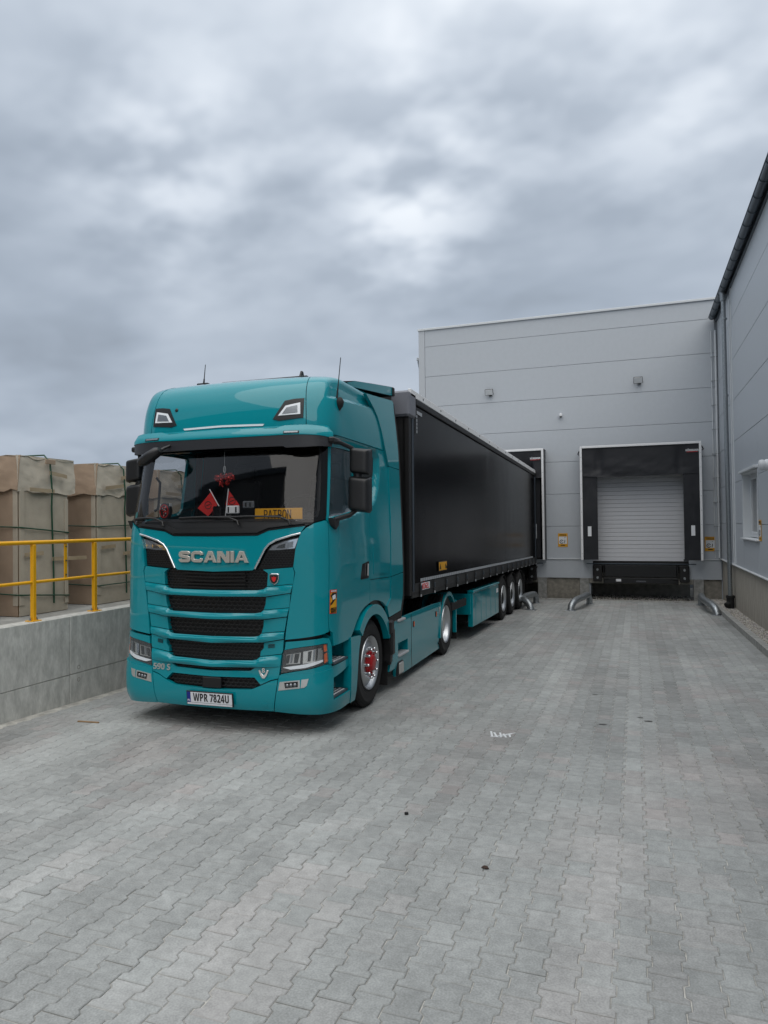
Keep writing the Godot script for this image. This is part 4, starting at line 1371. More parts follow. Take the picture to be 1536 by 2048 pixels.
	# hatch rails, antennas
	obj("roof_hatch", bx(Vector3(0.08, 3.80, 0.2), Vector3(0.95, 0.045, 0.55), 0.02), M.gloss_black, T)
	obj("roof_rail", bx(Vector3(0.1, 3.80, 0.52), Vector3(1.1, 0.025, 0.05), 0.012), K, T)
	obj("roof_vent", bx(Vector3(0.78, 3.765, 0.4), Vector3(0.16, 0.03, 0.12), 0.012), K, T)
	var fin := MB.new()
	fin.prism(p2([-0.07, 0, 0.07, 0, 0.02, 0.09, -0.015, 0.095]), 0.02, Transform3D(Basis(Vector3.UP, PI / 2), Vector3(0.52, 3.80, 0.42)))
	obj("shark_antenna", fin, K, T)
	for q in [[Vector3(-0.66, 3.785, 0.60), Vector3(-0.65, 4.03, 0.58)], [Vector3(1.155, 3.42, 0.90), Vector3(1.19, 3.89, 0.87)]]:
		var an := tb([q[0] + Vector3(0, 0.03, 0), q[0].lerp(q[1], 0.3), q[0].lerp(q[1], 0.32), q[1]], 0.010, 6)
		an = MB.new()
		an.tube(PackedVector3Array([q[0], q[0].lerp(q[1], 0.3)]), 0.012, 6, true, 0.008)
		an.tube(PackedVector3Array([q[0].lerp(q[1], 0.3), q[1]]), 0.0055, 6, true, 0.004)
		var ant := obj("antenna", an, M.rubber, T)
		var base := MB.new()
		if q[0].x < 0:
			base.box(q[0], Vector3(0.15, 0.03, 0.07), 0.012)
		else:
			base.lathe(PackedVector2Array([Vector2(0, 0.06), Vector2(0.025, 0.05), Vector2(0.042, 0.02), Vector2(0.045, 0), Vector2(0.036, -0.04), Vector2(0, -0.09)]), q[0] + Vector3(0.035, -0.02, 0), Vector3.UP, 14)
		obj("antenna_foot", base, M.rubber, ant)

	# ---- rear spoiler and side deflectors
	var sp := MB.new()
	for s in [-1.0, 1.0]:
		sp.prism(p2([0.45, 3.715, 0.2, 3.785, -0.5, 3.895, -1.26, 4.01, -1.3, 3.90, -1.1, 3.872, 0.3, 3.70]), 0.03 * s, Transform3D(Basis(Vector3(0, 0, 1), Vector3.UP, Vector3(-1, 0, 0)), Vector3(s * 1.1, 0, 0)))
	var ys := [[0.6, 3.70], [0.2, 3.787], [-0.5, 3.897], [-0.9, 3.957], [-1.26, 4.012]]
	for i in 4:
		for e in [0.0, -0.035]:
			sp.face(PackedVector3Array([Vector3(-1.1, ys[i][1] + e, ys[i][0]), Vector3(1.1, ys[i][1] + e, ys[i][0]), Vector3(1.1, ys[i + 1][1] + e, ys[i + 1][0]), Vector3(-1.1, ys[i + 1][1] + e, ys[i + 1][0])]), Vector3.UP if e == 0.0 else Vector3.DOWN)
	obj("roof_spoiler", sp, P, T)
	obj("spoiler_edge", bx(Vector3(0, 3.953, -1.30), Vector3(2.24, 0.12, 0.07), 0.012), K, T)
	for s in [-1.0, 1.0]:
		var flat := func(q: Vector2) -> Array:
			return [Vector3(s * (1.246 - 0.03 * smoothstep(1.2, 3.0, q.y) - 0.035 * smoothstep(3.0, 3.8, q.y)), q.y, 2.45 - q.x), Vector3(s, 0.02 + 0.05 * smoothstep(2.8, 3.8, q.y), 0).normalized()]
		skin("side_deflector", p2([2.41, 3.665, 2.675, 3.54, 2.81, 3.45, 2.927, 3.30, 3.05, 3.07, 3.187, 2.875, 3.64, 2.875, 3.56, 3.45, 3.50, 3.755, 3.44, 3.77]), P, T, 0.0, 0.04, 0.08, [], flat)
		skin("side_deflector", p2([3.187, 2.868, 3.642, 2.868, 3.69, 2.2, 3.70, 1.50, 3.177, 1.472, 3.217, 2.214]), P, T, 0.0, 0.04, 0.08, [], flat)
		skin("side_deflector", p2([3.177, 1.464, 3.70, 1.492, 3.68, 1.2, 3.58, 1.0, 3.08, 0.965, 2.995, 1.11, 3.16, 1.2]), P, T, 0.0, 0.04, 0.08, [], flat)
		skin("deflector_rubber", p2([3.505, 3.755, 3.55, 3.74, 3.63, 3.45, 3.71, 2.87, 3.765, 2.2, 3.775, 1.5, 3.75, 1.15, 3.62, 0.90, 3.10, 0.88, 3.08, 0.955, 3.585, 0.992, 3.69, 1.2, 3.708, 1.5, 3.697, 2.2, 3.648, 2.87, 3.568, 3.45]), M.rubber, T, -0.003, 0.04, 0.1, [], flat)
		# ---- door side
		var glass := mir(p2([1.30, 2.93, 1.75, 2.945, 2.02, 2.945, 2.05, 2.9, 2.05, 2.33, 2.0, 2.275, 1.6, 2.21, 1.335, 2.185, 1.315, 2.22]), s)
		var door := skin("door", mir(p2([1.252, 3.035, 2.43, 3.052, 2.418, 2.26, 2.393, 1.94, 2.367, 1.5, 2.362, 1.207, 2.2, 1.18, 2.05, 1.13, 1.92, 1.04, 1.80, 0.94, 1.725, 0.89, 1.335, 0.872, 1.318, 1.005, 1.27, 1.03, 1.256, 1.127, 1.26, 1.387, 1.27, 1.74, 1.272, 2.11, 1.268, 2.6]), s), P, T, 0.0, 0.035, 0.026, [glass], cab_s)
		skin("side_window", glass, M.side_glass, door, -0.02, 0.0, 0.08, [], cab_s)
		# waist crease
		var hd := skin("handle_recess", mir(p2([2.11, 1.665, 2.325, 1.692, 2.34, 1.68, 2.325, 1.508, 2.30, 1.497, 2.06, 1.494, 2.05, 1.51]), s), M.gloss_black, door, 0.003, 0.006, 0.06)
		obj("door_handle", ribbon(mir(p2([2.27, 1.665, 2.255, 1.53]), s), 0.016, 0.009), M.satin_metal, hd)
		skin("rear_side_panel", mir(p2([2.437, 3.052, 2.99, 3.052, 3.05, 3.06, 3.178, 2.872, 3.208, 2.214, 3.168, 1.468, 2.375, 1.478, 2.40, 1.94, 2.425, 2.26]), s), P, T, 0.0, 0.035, 0.026, [], cab_s)
		skin("storage_hatch", mir(p2([2.374, 1.47, 3.168, 1.46, 3.15, 1.2, 2.985, 1.11, 2.86, 1.17, 2.69, 1.21, 2.50, 1.225, 2.37, 1.21]), s), P, T, 0.0, 0.035, 0.06)
		skin("fuel_flap", mir(p2([2.5, 1.86, 3.05, 1.86, 3.10, 1.80, 3.09, 1.56, 3.04, 1.52, 2.5, 1.53]), s), P, T, 0.006, 0.008, 0.06)
		skin("side_backing", mir(p2([1.22, 2.13, 3.45, 2.13, 3.45, 1.0, 3.0, 1.08, 2.45, 1.2, 1.95, 1.05, 1.74, 0.93, 1.3, 0.93]), s), M.grille_black, T, -0.045, 0.0, 0.12)
		if s > 0:
			var st := skin("warning_sticker", p2([1.272, 1.437, 1.385, 1.437, 1.382, 1.194, 1.268, 1.197]), M.sticker_red, T, 0.003, 0.002, 0.05)
			skin("sticker_field", p2([1.28, 1.408, 1.377, 1.408, 1.374, 1.203, 1.276, 1.206]), M.sign_yellow, st, 0.005, 0.002, 0.05)
			skin("sticker_print", p2([1.28, 1.378, 1.305, 1.405, 1.375, 1.405, 1.375, 1.355, 1.345, 1.33, 1.30, 1.29, 1.278, 1.282, 1.278, 1.30, 1.31, 1.33]), M.ink, st, 0.0065, 0.002, 0.05)
			skin("sticker_print", p2([1.305, 1.375, 1.35, 1.39, 1.36, 1.37, 1.355, 1.345, 1.31, 1.335]), M.sticker_white, st, 0.008, 0.002, 0.05)
			put_text("sticker_words", "ATTENTION", 0.022, M.sticker_white, st, on_cab(1.328, 1.423, 0.0055), 0.72, 0.002)
			put_text("sticker_words", "ANGLES", 0.034, M.ink, st, on_cab(1.325, 1.245, 0.0075), 0.75, 0.002)
			put_text("sticker_words", "MORTS", 0.034, M.ink, st, on_cab(1.325, 1.218, 0.0075), 0.75, 0.002)

	cab_inside(T)
	mirrors(T)
	chassis(T)

func cab_inside(T: Node3D) -> void:
	var I: Material = M.interior
	obj("cab_floor", bx(Vector3(0, 1.5, 0.1), Vector3(2.2, 0.06, 2.1), 0.0), M.interior, T)
	obj("cab_rear_wall", bx(Vector3(0, 2.3, -0.96), Vector3(2.3, 2.75, 0.05), 0.0), M.interior, T)
	obj("cab_ceiling", bx(Vector3(0, 3.12, 0.05), Vector3(2.18, 0.06, 1.9), 0.0), I, T)
	for s in [-1.0, 1.0]:
		obj("side_lining", bx(Vector3(s * 1.11, 2.55, -0.45), Vector3(0.03, 1.2, 1.0), 0.0), I, T)
		obj("inner_pillar", tb([Vector3(s * 1.1, 2.15, 1.2), Vector3(s * 1.06, 3.0, 1.02)], 0.055, 8), I, T)
	# dashboard following the windscreen
	var f := func(q: Vector2) -> Array:
		var p := cab0(q.x, 2.14)
		var z := lerpf(p.z - 0.04, 0.75, q.y)
		return [Vector3(p.x * 0.93, 2.13 + 0.05 * sin(q.y * PI) * (1.0 + 0.6 * smoothstep(0.2, 0.5, q.x)), z), Vector3(0, 1, 0.05).normalized()]
	var d := MB.new()
	d.patch(f, PackedVector2Array([Vector2(-1.1, 0), Vector2(1.1, 0), Vector2(1.1, 1), Vector2(-1.1, 1)]), 0.12)
	d.box(Vector3(0, 1.88, 0.78), Vector3(2.1, 0.5, 0.1), 0.03)
	d.box(Vector3(0.52, 2.17, 0.83), Vector3(0.6, 0.16, 0.2), 0.05)
	obj("dashboard", d, M.interior, T)
	for s in [-1.0, 1.0]:
		var q := MB.new()
		q.box(Vector3(s * 0.6, 2.0, 0.05), Vector3(0.52, 0.16, 0.5), 0.06)
		q.box(Vector3(s * 0.6, 2.35, -0.2), Vector3(0.5, 0.7, 0.16), 0.06, Basis(Vector3.RIGHT, -0.15))
		q.box(Vector3(s * 0.6, 2.8, -0.27), Vector3(0.28, 0.2, 0.1), 0.04)
		q.box(Vector3(s * 0.6, 1.74, 0.05), Vector3(0.4, 0.4, 0.4), 0.02)
		obj("seat", q, M.interior, T)
	var pts := PackedVector3Array()
	var B := Basis(Vector3.RIGHT, -0.75)
	for i in 33:
		var a := TAU * i / 32
		pts.append(Vector3(0.58, 2.28, 0.62) + B * Vector3(cos(a) * 0.225, sin(a) * 0.225, 0))
	var sw := MB.new()
	sw.tube(pts, 0.016, 8, false)
	sw.beam(Vector3(0.36, 2.28, 0.62), Vector3(0.8, 2.28, 0.62), 0.05, 0.02, B * Vector3(0, 0, 1))
	sw.box(Vector3(0.58, 2.26, 0.63), Vector3(0.16, 0.12, 0.05), 0.02, B)
	obj("steering_wheel", sw, M.interior, T)
	obj("sun_blind", bx(Vector3(0, 2.99, 1.1), Vector3(2.0, 0.05, 0.1), 0.01), M.interior, T)
	obj("grab_handle", tb([Vector3(-1.04, 2.28, 1.0), Vector3(-1.0, 2.3, 1.0), Vector3(-0.99, 2.35, 1.0), Vector3(-0.99, 2.6, 0.97), Vector3(-1.04, 2.66, 0.97)], 0.014, 6), M.interior, T)

func mirrors(T: Node3D) -> void:
	var K: Material = M.mirror_shell
	for s in [-1.0, 1.0]:
		var m := Node3D.new()
		put(m, "side_mirror", T)
		for q in [[2.635, 2.905, 1.295, 1.515, "wide_angle_housing"], [2.235, 2.605, 1.28, 1.512, "main_housing"]]:
			var h := MB.new()
			# rounded shell, bulging forward
			var rows := 12
			var w: float = (q[3] - q[2])
			var hh: float = q[1] - q[0]
			var f := func(e: Vector2) -> Array:
				var P := func(a: float, b: float) -> Vector3:
					var la := PI * (a - 0.5)
					var k := pow(absf(b * 2.0 - 1.0), 14.0)
					var x := pow(absf(sin(la)), 0.42) * signf(sin(la)) * w * 0.5 * (1.0 - 0.10 * k)
					var z := pow(absf(cos(la)), 0.5) * 0.12 * (1.0 - 0.55 * k)
					return Vector3(s * ((q[2] + q[3]) * 0.5 + x), lerpf(q[0], q[1], b) - 0.03 * (x / w) , 0.82 + z)
				var p: Vector3 = P.call(e.x, e.y)
				var du: Vector3 = P.call(minf(e.x + 0.01, 1.0), e.y) - P.call(maxf(e.x - 0.01, 0.0), e.y)
				var dv: Vector3 = P.call(e.x, minf(e.y + 0.01, 1.0)) - P.call(e.x, maxf(e.y - 0.01, 0.0))
				var n := du.cross(dv).normalized()
				if n.dot(p - Vector3(s * (q[2] + q[3]) * 0.5, (q[0] + q[1]) * 0.5, 0.76)) < 0:
					n = -n
				return [p, n]
			h.patch(f, PackedVector2Array([Vector2(0.001, 0), Vector2(0.999, 0), Vector2(0.999, 1), Vector2(0.001, 1)]), 1.0 / 24.0)
			h.box(Vector3(s * (q[2] + q[3]) * 0.5, (q[0] + q[1]) * 0.5, 0.80), Vector3(w * 0.97, hh * 0.985, 0.06), 0.025)
			var ho := obj(q[4], h, K, m)
			obj("mirror_glass", bx(Vector3(s * (q[2] + q[3]) * 0.5, (q[0] + q[1]) * 0.5, 0.768), Vector3(w * 0.85, hh * 0.88, 0.006), 0.0), M.chrome, ho)
		var a := MB.new()
		a.tube(PackedVector3Array([Vector3(s * 1.19, 2.965, 1.12), Vector3(s * 1.24, 2.955, 1.02), Vector3(s * 1.32, 2.91, 0.90), Vector3(s * 1.36, 2.85, 0.87)]), 0.024, 8)
		obj("upper_arm", a, K, m)
		obj("link", tb([Vector3(s * 1.37, 2.7, 0.84), Vector3(s * 1.37, 2.5, 0.84)], 0.05), K, m)
		a = MB.new()
		a.tube(PackedVector3Array([Vector3(s * 1.36, 2.26, 0.86), Vector3(s * 1.31, 2.2, 0.93), Vector3(s * 1.25, 2.165, 1.08), Vector3(s * 1.22, 2.15, 1.13)]), 0.026, 8)
		obj("lower_arm", a, K, m)
		obj("upper_mount", bx(Vector3(s * 1.2, 2.97, 1.08), Vector3(0.07, 0.06, 0.2), 0.02), K, m)
		var ft := MB.new()
		ft.prism(p2([-0.1, 0.03, 0.1, 0.03, 0.06, -0.05, 0.0, -0.085, -0.05, -0.05]), 0.055 * s, Transform3D(Basis(Vector3(0, 0, -1), Vector3.UP, Vector3(1, 0, 0)), Vector3(s * 1.185, 2.135, 1.12)), 0.006)
		obj("lower_mount", ft, K, m)
	# forward mirror hanging from the visor over the far corner
	var fm := Node3D.new()
	put(fm, "front_mirror", T)
	var h := MB.new()
	var c := Vector3(-0.74, 2.835, 1.50)
	h.lathe(PackedVector2Array([Vector2(0.0, -0.16), Vector2(0.035, -0.155), Vector2(0.06, -0.11), Vector2(0.068, 0.0), Vector2(0.06, 0.11), Vector2(0.035, 0.15), Vector2(0, 0.155)]), Vector3.ZERO, Vector3.RIGHT, 18)
	var ho := obj("housing", h, K, fm)
	ho.transform = Transform3D(Basis(Vector3(0, 0, 1), 0.5) * Basis.from_scale(Vector3(0.95, 0.85, 1.15)), c)
	obj("arm", tb([c + Vector3(0.08, 0.05, -0.02), Vector3(-0.62, 2.93, 1.42), Vector3(-0.60, 2.97, 1.33)], 0.016, 8), K, fm)

func chassis(T: Node3D) -> void:
	var C: Material = M.chassis
	var P: Material = M.teal_paint
	var f := MB.new()
	for s in [-1.0, 1.0]:
		f.box(Vector3(s * 0.4, 0.85, -1.9), Vector3(0.08, 0.27, 5.8), 0.005)
	for z in [0.6, -0.9, -2.2, -3.2, -4.3, -4.75]:
		f.box(Vector3(0, 0.85, z), Vector3(0.76, 0.2, 0.1), 0.005)
	f.box(Vector3(0, 0.98, -3.55), Vector3(0.9, 0.1, 0.9), 0.02)
	f.box(Vector3(0, 1.08, -3.55), Vector3(0.86, 0.06, 0.86), 0.02)
	obj("frame", f, C, T)
	var e := MB.new()
	e.box(Vector3(0, 0.95, 0.2), Vector3(0.9, 0.8, 1.3), 0.05)
	e.box(Vector3(0, 1.3, -0.95), Vector3(2.0, 0.7, 0.06), 0.02)
	e.box(Vector3(0, 0.45, 0.7), Vector3(1.8, 0.3, 0.9), 0.05)
	obj("engine", e, C, T)
	obj("axle", tb([Vector3(-1.0, 0.5, 0), Vector3(1.0, 0.5, 0)], 0.07), C, T)
	obj("axle", tb([Vector3(-1.0, 0.5, -3.78), Vector3(1.0, 0.5, -3.78)], 0.09), C, T)
	for s in [-1.0, 1.0]:
		wheel(T, Vector3(s * 1.06, 0.503, 0.0), s, "front")
		wheel(T, Vector3(s * 1.105, 0.503, -3.78), s, "drive", 0.3)
		wheel(T, Vector3(s * 0.77, 0.503, -3.78), s, "drive", 0.3)
		# side skirt with cut-outs
		var g := func(q: Vector2) -> Array:
			var o: float = -0.03 * smoothstep(0.42, 0.18, q.y) - 0.02 * smoothstep(0.82, 0.92, q.y)
			return [Vector3(s * (1.245 + o), q.y, q.x), Vector3(s, 0.25 * smoothstep(0.8, 0.92, q.y) - 0.12 * smoothstep(0.42, 0.2, q.y), 0).normalized()]
		var hole := p2([-1.46, 0.585, -1.0, 0.585, -1.0, 0.43, -1.46, 0.43])
		var sk := MB.new()
		sk.patch(g, p2([-0.68, 0.895, -0.68, 0.27, -0.93, 0.27, -0.97, 0.155, -1.36, 0.14, -3.42, 0.155, -3.475, 0.25, -3.56, 0.60, -3.60, 0.90, -2.95, 0.915, -1.665, 0.91, -1.635, 0.91, -1.33, 0.905, -1.31, 0.875, -0.98, 0.87, -0.95, 0.895]), 0.1, 0.0, 0.03, [hole])
		var skirt := obj("side_skirt", sk, P, T)
		obj("skirt_seam", bx(Vector3(s * 1.2455, 0.53, -1.64), Vector3(0.004, 0.74, 0.006), 0.0), M.ink, skirt)
		var well := MB.new()
		well.box(Vector3(s * 1.12, 0.505, -1.23), Vector3(0.02, 0.2, 0.5), 0.0)
		well.box(Vector3(s * 1.18, 0.595, -1.23), Vector3(0.12, 0.02, 0.5), 0.0)
		well.box(Vector3(s * 1.18, 0.505, -1.475), Vector3(0.12, 0.2, 0.02), 0.0)
		well.box(Vector3(s * 1.18, 0.505, -0.985), Vector3(0.12, 0.2, 0.02), 0.0)
		obj("step_well", well, P, skirt)
		for y in [0.418, 0.875]:
			var st := bx(Vector3(s * 1.2, y, -1.23 if y < 0.5 else -1.15), Vector3(0.13, 0.028, 0.46 if y < 0.5 else 0.32), 0.006)
			for k in 7:
				st.box(Vector3(s * 1.2, y + 0.016, (-1.06 if y < 0.5 else -1.03) - k * (0.055 if y < 0.5 else 0.04)), Vector3(0.11, 0.008, 0.012), 0.003)
			obj("step", st, M.aluminium, skirt)
		# exhaust outlet low down
		var pod := obj("exhaust_outlet", bx(Vector3(s * 1.2, 0.25, -1.12), Vector3(0.1, 0.2, 0.26), 0.03), K_of(), T)
		obj("exhaust_tip", bx(Vector3(s * 1.232, 0.25, -1.12), Vector3(0.06, 0.15, 0.20), 0.025), M.satin_metal, pod)
		for z in [-1.76, -3.08]:
			var mk := obj("marker_lamp", bx(Vector3(s * 1.247, 0.745, z), Vector3(0.012, 0.085, 0.06), 0.004), M.ink, skirt)
			obj("marker_lens", bx(Vector3(s * 1.252, 0.745, z), Vector3(0.012, 0.065, 0.042), 0.004), M.orange_lens, mk)
		var bd := MB.new()
		bd.prism(p2([-0.05, 0.05, -0.02, 0.055, 0.0, 0.0, 0.02, 0.055, 0.05, 0.05, 0.01, -0.06, -0.01, -0.06]), 0.006, Transform3D(Basis(Vector3(0, 0, -s), Vector3.UP, Vector3(s, 0, 0)), Vector3(s * 1.246, 0.78, -3.32)), 0.0)
		obj("skirt_emblem", bd, M.satin_metal, skirt)
		# drive wheel cover
		var fend := MB.new()
		var gg := func(q: Vector2) -> Array: return [Vector3(s * 1.265, q.y, q.x), Vector3(s, 0, 0)]
		fend.patch(gg, ring(Vector2(-3.93, 0.40), 0.57, 0.635, -6, 144, 18), 0.1, 0.0, 0.1)
		for i in 16:
			var a0 := deg_to_rad(-6 + i * 150.0 / 16); var a1 := deg_to_rad(-6 + (i + 1) * 150.0 / 16)
			for rr in [0.632, 0.6]:
				fend.face(PackedVector3Array([Vector3(s * 1.26, 0.4 + rr * sin(a0), -3.93 + rr * cos(a0)), Vector3(s * 1.26, 0.4 + rr * sin(a1), -3.93 + rr * cos(a1)), Vector3(s * 0.6, 0.4 + rr * sin(a1), -3.93 + rr * cos(a1)), Vector3(s * 0.6, 0.4 + rr * sin(a0), -3.93 + rr * cos(a0))]), Vector3(0, sin(a0), cos(a0)) * (1 if rr > 0.61 else -1))
		obj("rear_fender", fend, P, T)
		obj("fender_tail", bx(Vector3(s * 1.235, 0.56, -4.50), Vector3(0.07, 0.58, 0.045), 0.008), P, T)
		obj("mud_flap", bx(Vector3(s * 0.93, 0.36, -4.56), Vector3(0.66, 0.42, 0.015), 0.003), M.rubber, T)
		obj("fender_bracket", bx(Vector3(s * 1.2, 0.25, -3.33), Vector3(0.08, 0.03, 0.06), 0.006), C, T)
	for k in 3:
		var ho := MB.new()
		var pts := PackedVector3Array()
		for i in 25:
			pts.append(Vector3(-0.3 + k * 0.3 + 0.06 * cos(i * 1.5), 1.5 - 0.25 * sin(PI * i / 24.0) + 0.06 * sin(i * 1.5), -1.05 - 0.45 * i / 24.0))
		ho.tube(pts, 0.012, 6)
		obj("air_hose", ho, M.rubber, T)

func K_of() -> Material:
	return M.black_plastic

# ---------------------------------------------------------------- the trailer
func trailer() -> void:
	var X := -4.205
	var t := thing("semi_trailer", "black curtain sided semi trailer backed into the covered dock", "trailer", Vector3(X, ramp_y(-16.0), -16.0))
	t.basis = Basis(Vector3.RIGHT, ramp_turn)
	var H := 1.275          # half width
	var zf := 6.75          # front
	var zr := -6.5          # rear
	var L := zf - zr
	# floor, roof, bulkheads
	obj("floor_frame", bx(Vector3(0, 1.16, (zf + zr) / 2 - 0.1), Vector3(2.44, 0.12, L - 0.2), 0.01), M.chassis, t)
	obj("roof", bx(Vector3(0, 4.0, (zf + zr) / 2), Vector3(2.44, 0.03, L - 0.1), 0.005), M.reflective_tape, t)
	obj("front_wall", bx(Vector3(0, 2.58, zf), Vector3(2.46, 2.8, 0.06), 0.01), M.trailer_black, t)
	obj("rear_door", bx(Vector3(0, 2.58, zr + 0.04), Vector3(2.46, 2.8, 0.05), 0.01), M.trailer_grey, t)
	for s in [-1.0, 1.0]:
		# curtain: cloth with slow waves, nearly flat
		var n := noise(0.9, 3, 61)
		var f := func(q: Vector2) -> Array:
			var P := func(z: float, y: float) -> Vector3:
				return Vector3(s * (H - 0.012 + 0.003 * n.get_noise_2d(z * 0.7, y * 0.3)), y, z)
			var p: Vector3 = P.call(q.x, q.y)
			var c: Vector3 = ((P.call(q.x + 0.05, q.y) - p) as Vector3).cross(P.call(q.x, q.y + 0.05) - p).normalized()
			return [p, c if c.x * s > 0 else -c]
		var cu := MB.new()
		cu.patch(f, p2([zr + 0.3, 1.29, zf - 0.2, 1.29, zf - 0.2, 3.95, zr + 0.3, 3.95]), 0.3)
		var curtain := obj("curtain", cu, M.curtain, t)
		obj("tension_pole", tb([Vector3(s * (H - 0.015), 1.2, zf - 0.15), Vector3(s * (H - 0.015), 3.65, zf - 0.15)], 0.02, 8), M.zinc_gutter, curtain)
		obj("rear_pole", tb([Vector3(s * (H - 0.01), 1.15, zr + 0.25), Vector3(s * (H - 0.01), 3.9, zr + 0.25)], 0.022, 8), M.zinc_gutter, t)
		obj("front_post", bx(Vector3(s * (H - 0.06), 2.4, zf - 0.03), Vector3(0.1, 2.5, 0.12), 0.008), M.trailer_black, t)
		obj("rear_post", bx(Vector3(s * (H - 0.06), 2.6, zr + 0.1), Vector3(0.12, 2.8, 0.2), 0.012), M.trailer_black, t)
		obj("roof_rail", bx(Vector3(s * (H - 0.01), 3.995, (zf + zr) / 2), Vector3(0.05, 0.10, L), 0.006), M.rail_white, t)
		obj("curtain_track", bx(Vector3(s * (H + 0.004), 3.90, (zf + zr) / 2), Vector3(0.03, 0.085, L - 0.5), 0.012), M.trailer_black, t)
		for k in 13:
			obj("rivet", bx(Vector3(s * (H + 0.017), 3.995, zf - 0.6 - k * 1.0), Vector3(0.006, 0.03, 0.03), 0.002), M.zinc_gutter, t)
		obj("front_corner_cap", bx(Vector3(s * (H - 0.12), 3.83, zf - 0.08), Vector3(0.27, 0.36, 0.34), 0.03), M.trailer_grey, t)
		# lower edge: reflective stripe, webbing valance, straps with buckles
		obj("reflective_stripe", bx(Vector3(s * (H + 0.001), 1.345, (zf + zr) / 2 + 0.25), Vector3(0.004, 0.045, L - 1.4), 0.0), M.reflective_tape, curtain)
		for k in 24:
			if k > 0:
				obj("stripe_gap", bx(Vector3(s * (H + 0.002), 1.345, zf - 0.45 - k * 0.12), Vector3(0.004, 0.046, 0.012), 0.0), M.strap_webbing, curtain)
		var va := MB.new()
		va.patch(f, p2([zr + 0.1, 1.15, zf - 0.2, 1.15, zf - 0.2, 1.31, zr + 0.1, 1.31]), 0.3, 0.004)
		obj("valance", va, M.strap_webbing, curtain)
		obj("side_rail", bx(Vector3(s * (H - 0.03), 1.155, (zf + zr) / 2), Vector3(0.05, 0.09, L - 0.1), 0.008), M.trailer_black, t)
		for k in 18:
			var z := zf - 0.42 - k * 0.735
			var st := MB.new()
			st.box(Vector3(s * (H + 0.01), 1.235, z), Vector3(0.012, 0.15, 0.045), 0.003)
			st.box(Vector3(s * (H + 0.008), 1.15, z), Vector3(0.02, 0.08, 0.03), 0.004)
			var strap := obj("strap", st, M.strap_webbing, t)
			obj("buckle", bx(Vector3(s * (H + 0.02), 1.235, z), Vector3(0.02, 0.075, 0.05), 0.006), M.zinc_gutter, strap)
			obj("hook", bx(Vector3(s * (H + 0.015), 1.125, z), Vector3(0.02, 0.035, 0.03), 0.006), M.aluminium, strap)
		if s > 0:
			var xf := Basis(Vector3(0, 0, -s), Vector3.UP, Vector3(s, 0, 0))
			var sg := obj("maker_plate", bx(Vector3(H + 0.012, 1.25, 6.1), Vector3(0.008, 0.1, 0.46), 0.003), M.sticker_white, t)
			put_text("plate_words", "KÖGEL", 0.115, M.sticker_red, sg, Transform3D(xf, Vector3(H + 0.0175, 1.25, 6.1)), 0.95, 0.003)
			sg = obj("warning_plate", bx(Vector3(H + 0.006, 1.5, 5.08), Vector3(0.01, 0.155, 0.5), 0.003), M.ink, t)
			obj("plate_field", bx(Vector3(H + 0.010, 1.5, 5.08), Vector3(0.008, 0.13, 0.47), 0.002), M.sign_yellow, sg)
			for q in [[5.25, [-0.055, -0.04, 0.055, -0.04, 0.0, 0.05]], [4.9, [-0.045, -0.04, -0.045, 0.045, 0.045, -0.01, 0.045, -0.04]]]:
				var pm := MB.new()
				pm.prism(p2(q[1]), 0.003, Transform3D(xf, Vector3(H + 0.0135, 1.495, q[0])))
				obj("pictogram", pm, M.ink, sg)
			for k in 5:
				obj("contour_mark", bx(Vector3(H + 0.003, 3.76 - 0.012 * 0, 6.42 - k * 0.055), Vector3(0.004, 0.05, 0.04), 0.0), M.reflective_tape, curtain)
				obj("contour_mark", bx(Vector3(H + 0.003, 3.70 - k * 0.055, 6.44), Vector3(0.004, 0.042, 0.03), 0.0), M.reflective_tape, curtain)
		# underride box painted like the cab
		var bxs := MB.new()
		bxs.box(Vector3(s * (H - 0.06), 0.58, 1.47), Vector3(0.10, 0.68, 2.68), 0.012)
		var side_box := obj("side_locker", bxs, M.teal_paint, t)
		obj("locker_lid", bx(Vector3(s * (H - 0.055), 0.915, 1.47), Vector3(0.13, 0.05, 2.72), 0.012), M.teal_paint, side_box)
		obj("locker_end", bx(Vector3(s * (H - 0.22), 0.68, 2.86), Vector3(0.36, 0.4, 0.05), 0.01), M.teal_paint, side_box)
		for k in 5:
			obj("locker_seam", bx(Vector3(s * (H - 0.009), 0.56, 2.55 - k * 0.5), Vector3(0.006, 0.55, 0.012), 0.002), M.teal_paint, side_box)
		obj("locker_label", bx(Vector3(s * (H - 0.007), 0.76, 0.3), Vector3(0.004, 0.09, 0.2), 0.0), M.sticker_white, side_box)
		for z in [-0.62, -1.9, -3.2]:
			wheel(t, Vector3(s * (H - 0.215), 0.503, z), s, "trailer", 0.385, 0.505)
			var gd := MB.new()
			for i in 12:
				var a0 := deg_to_rad(25 + i * 130.0 / 12); var a1 := deg_to_rad(25 + (i + 1) * 130.0 / 12)
				gd.face(PackedVector3Array([Vector3(s * (H - 0.01), 0.5 + 0.56 * sin(a0), z + 0.56 * cos(a0)), Vector3(s * (H - 0.01), 0.5 + 0.56 * sin(a1), z + 0.56 * cos(a1)), Vector3(s * (H - 0.45), 0.5 + 0.56 * sin(a1), z + 0.56 * cos(a1)), Vector3(s * (H - 0.45), 0.5 + 0.56 * sin(a0), z + 0.56 * cos(a0))]), Vector3(0, 1, 0))
			obj("mudguard", gd, M.rubber, t)
		obj("rear_flap", bx(Vector3(s * (H - 0.25), 0.62, -3.95), Vector3(0.45, 0.6, 0.02), 0.004), M.rubber, t)
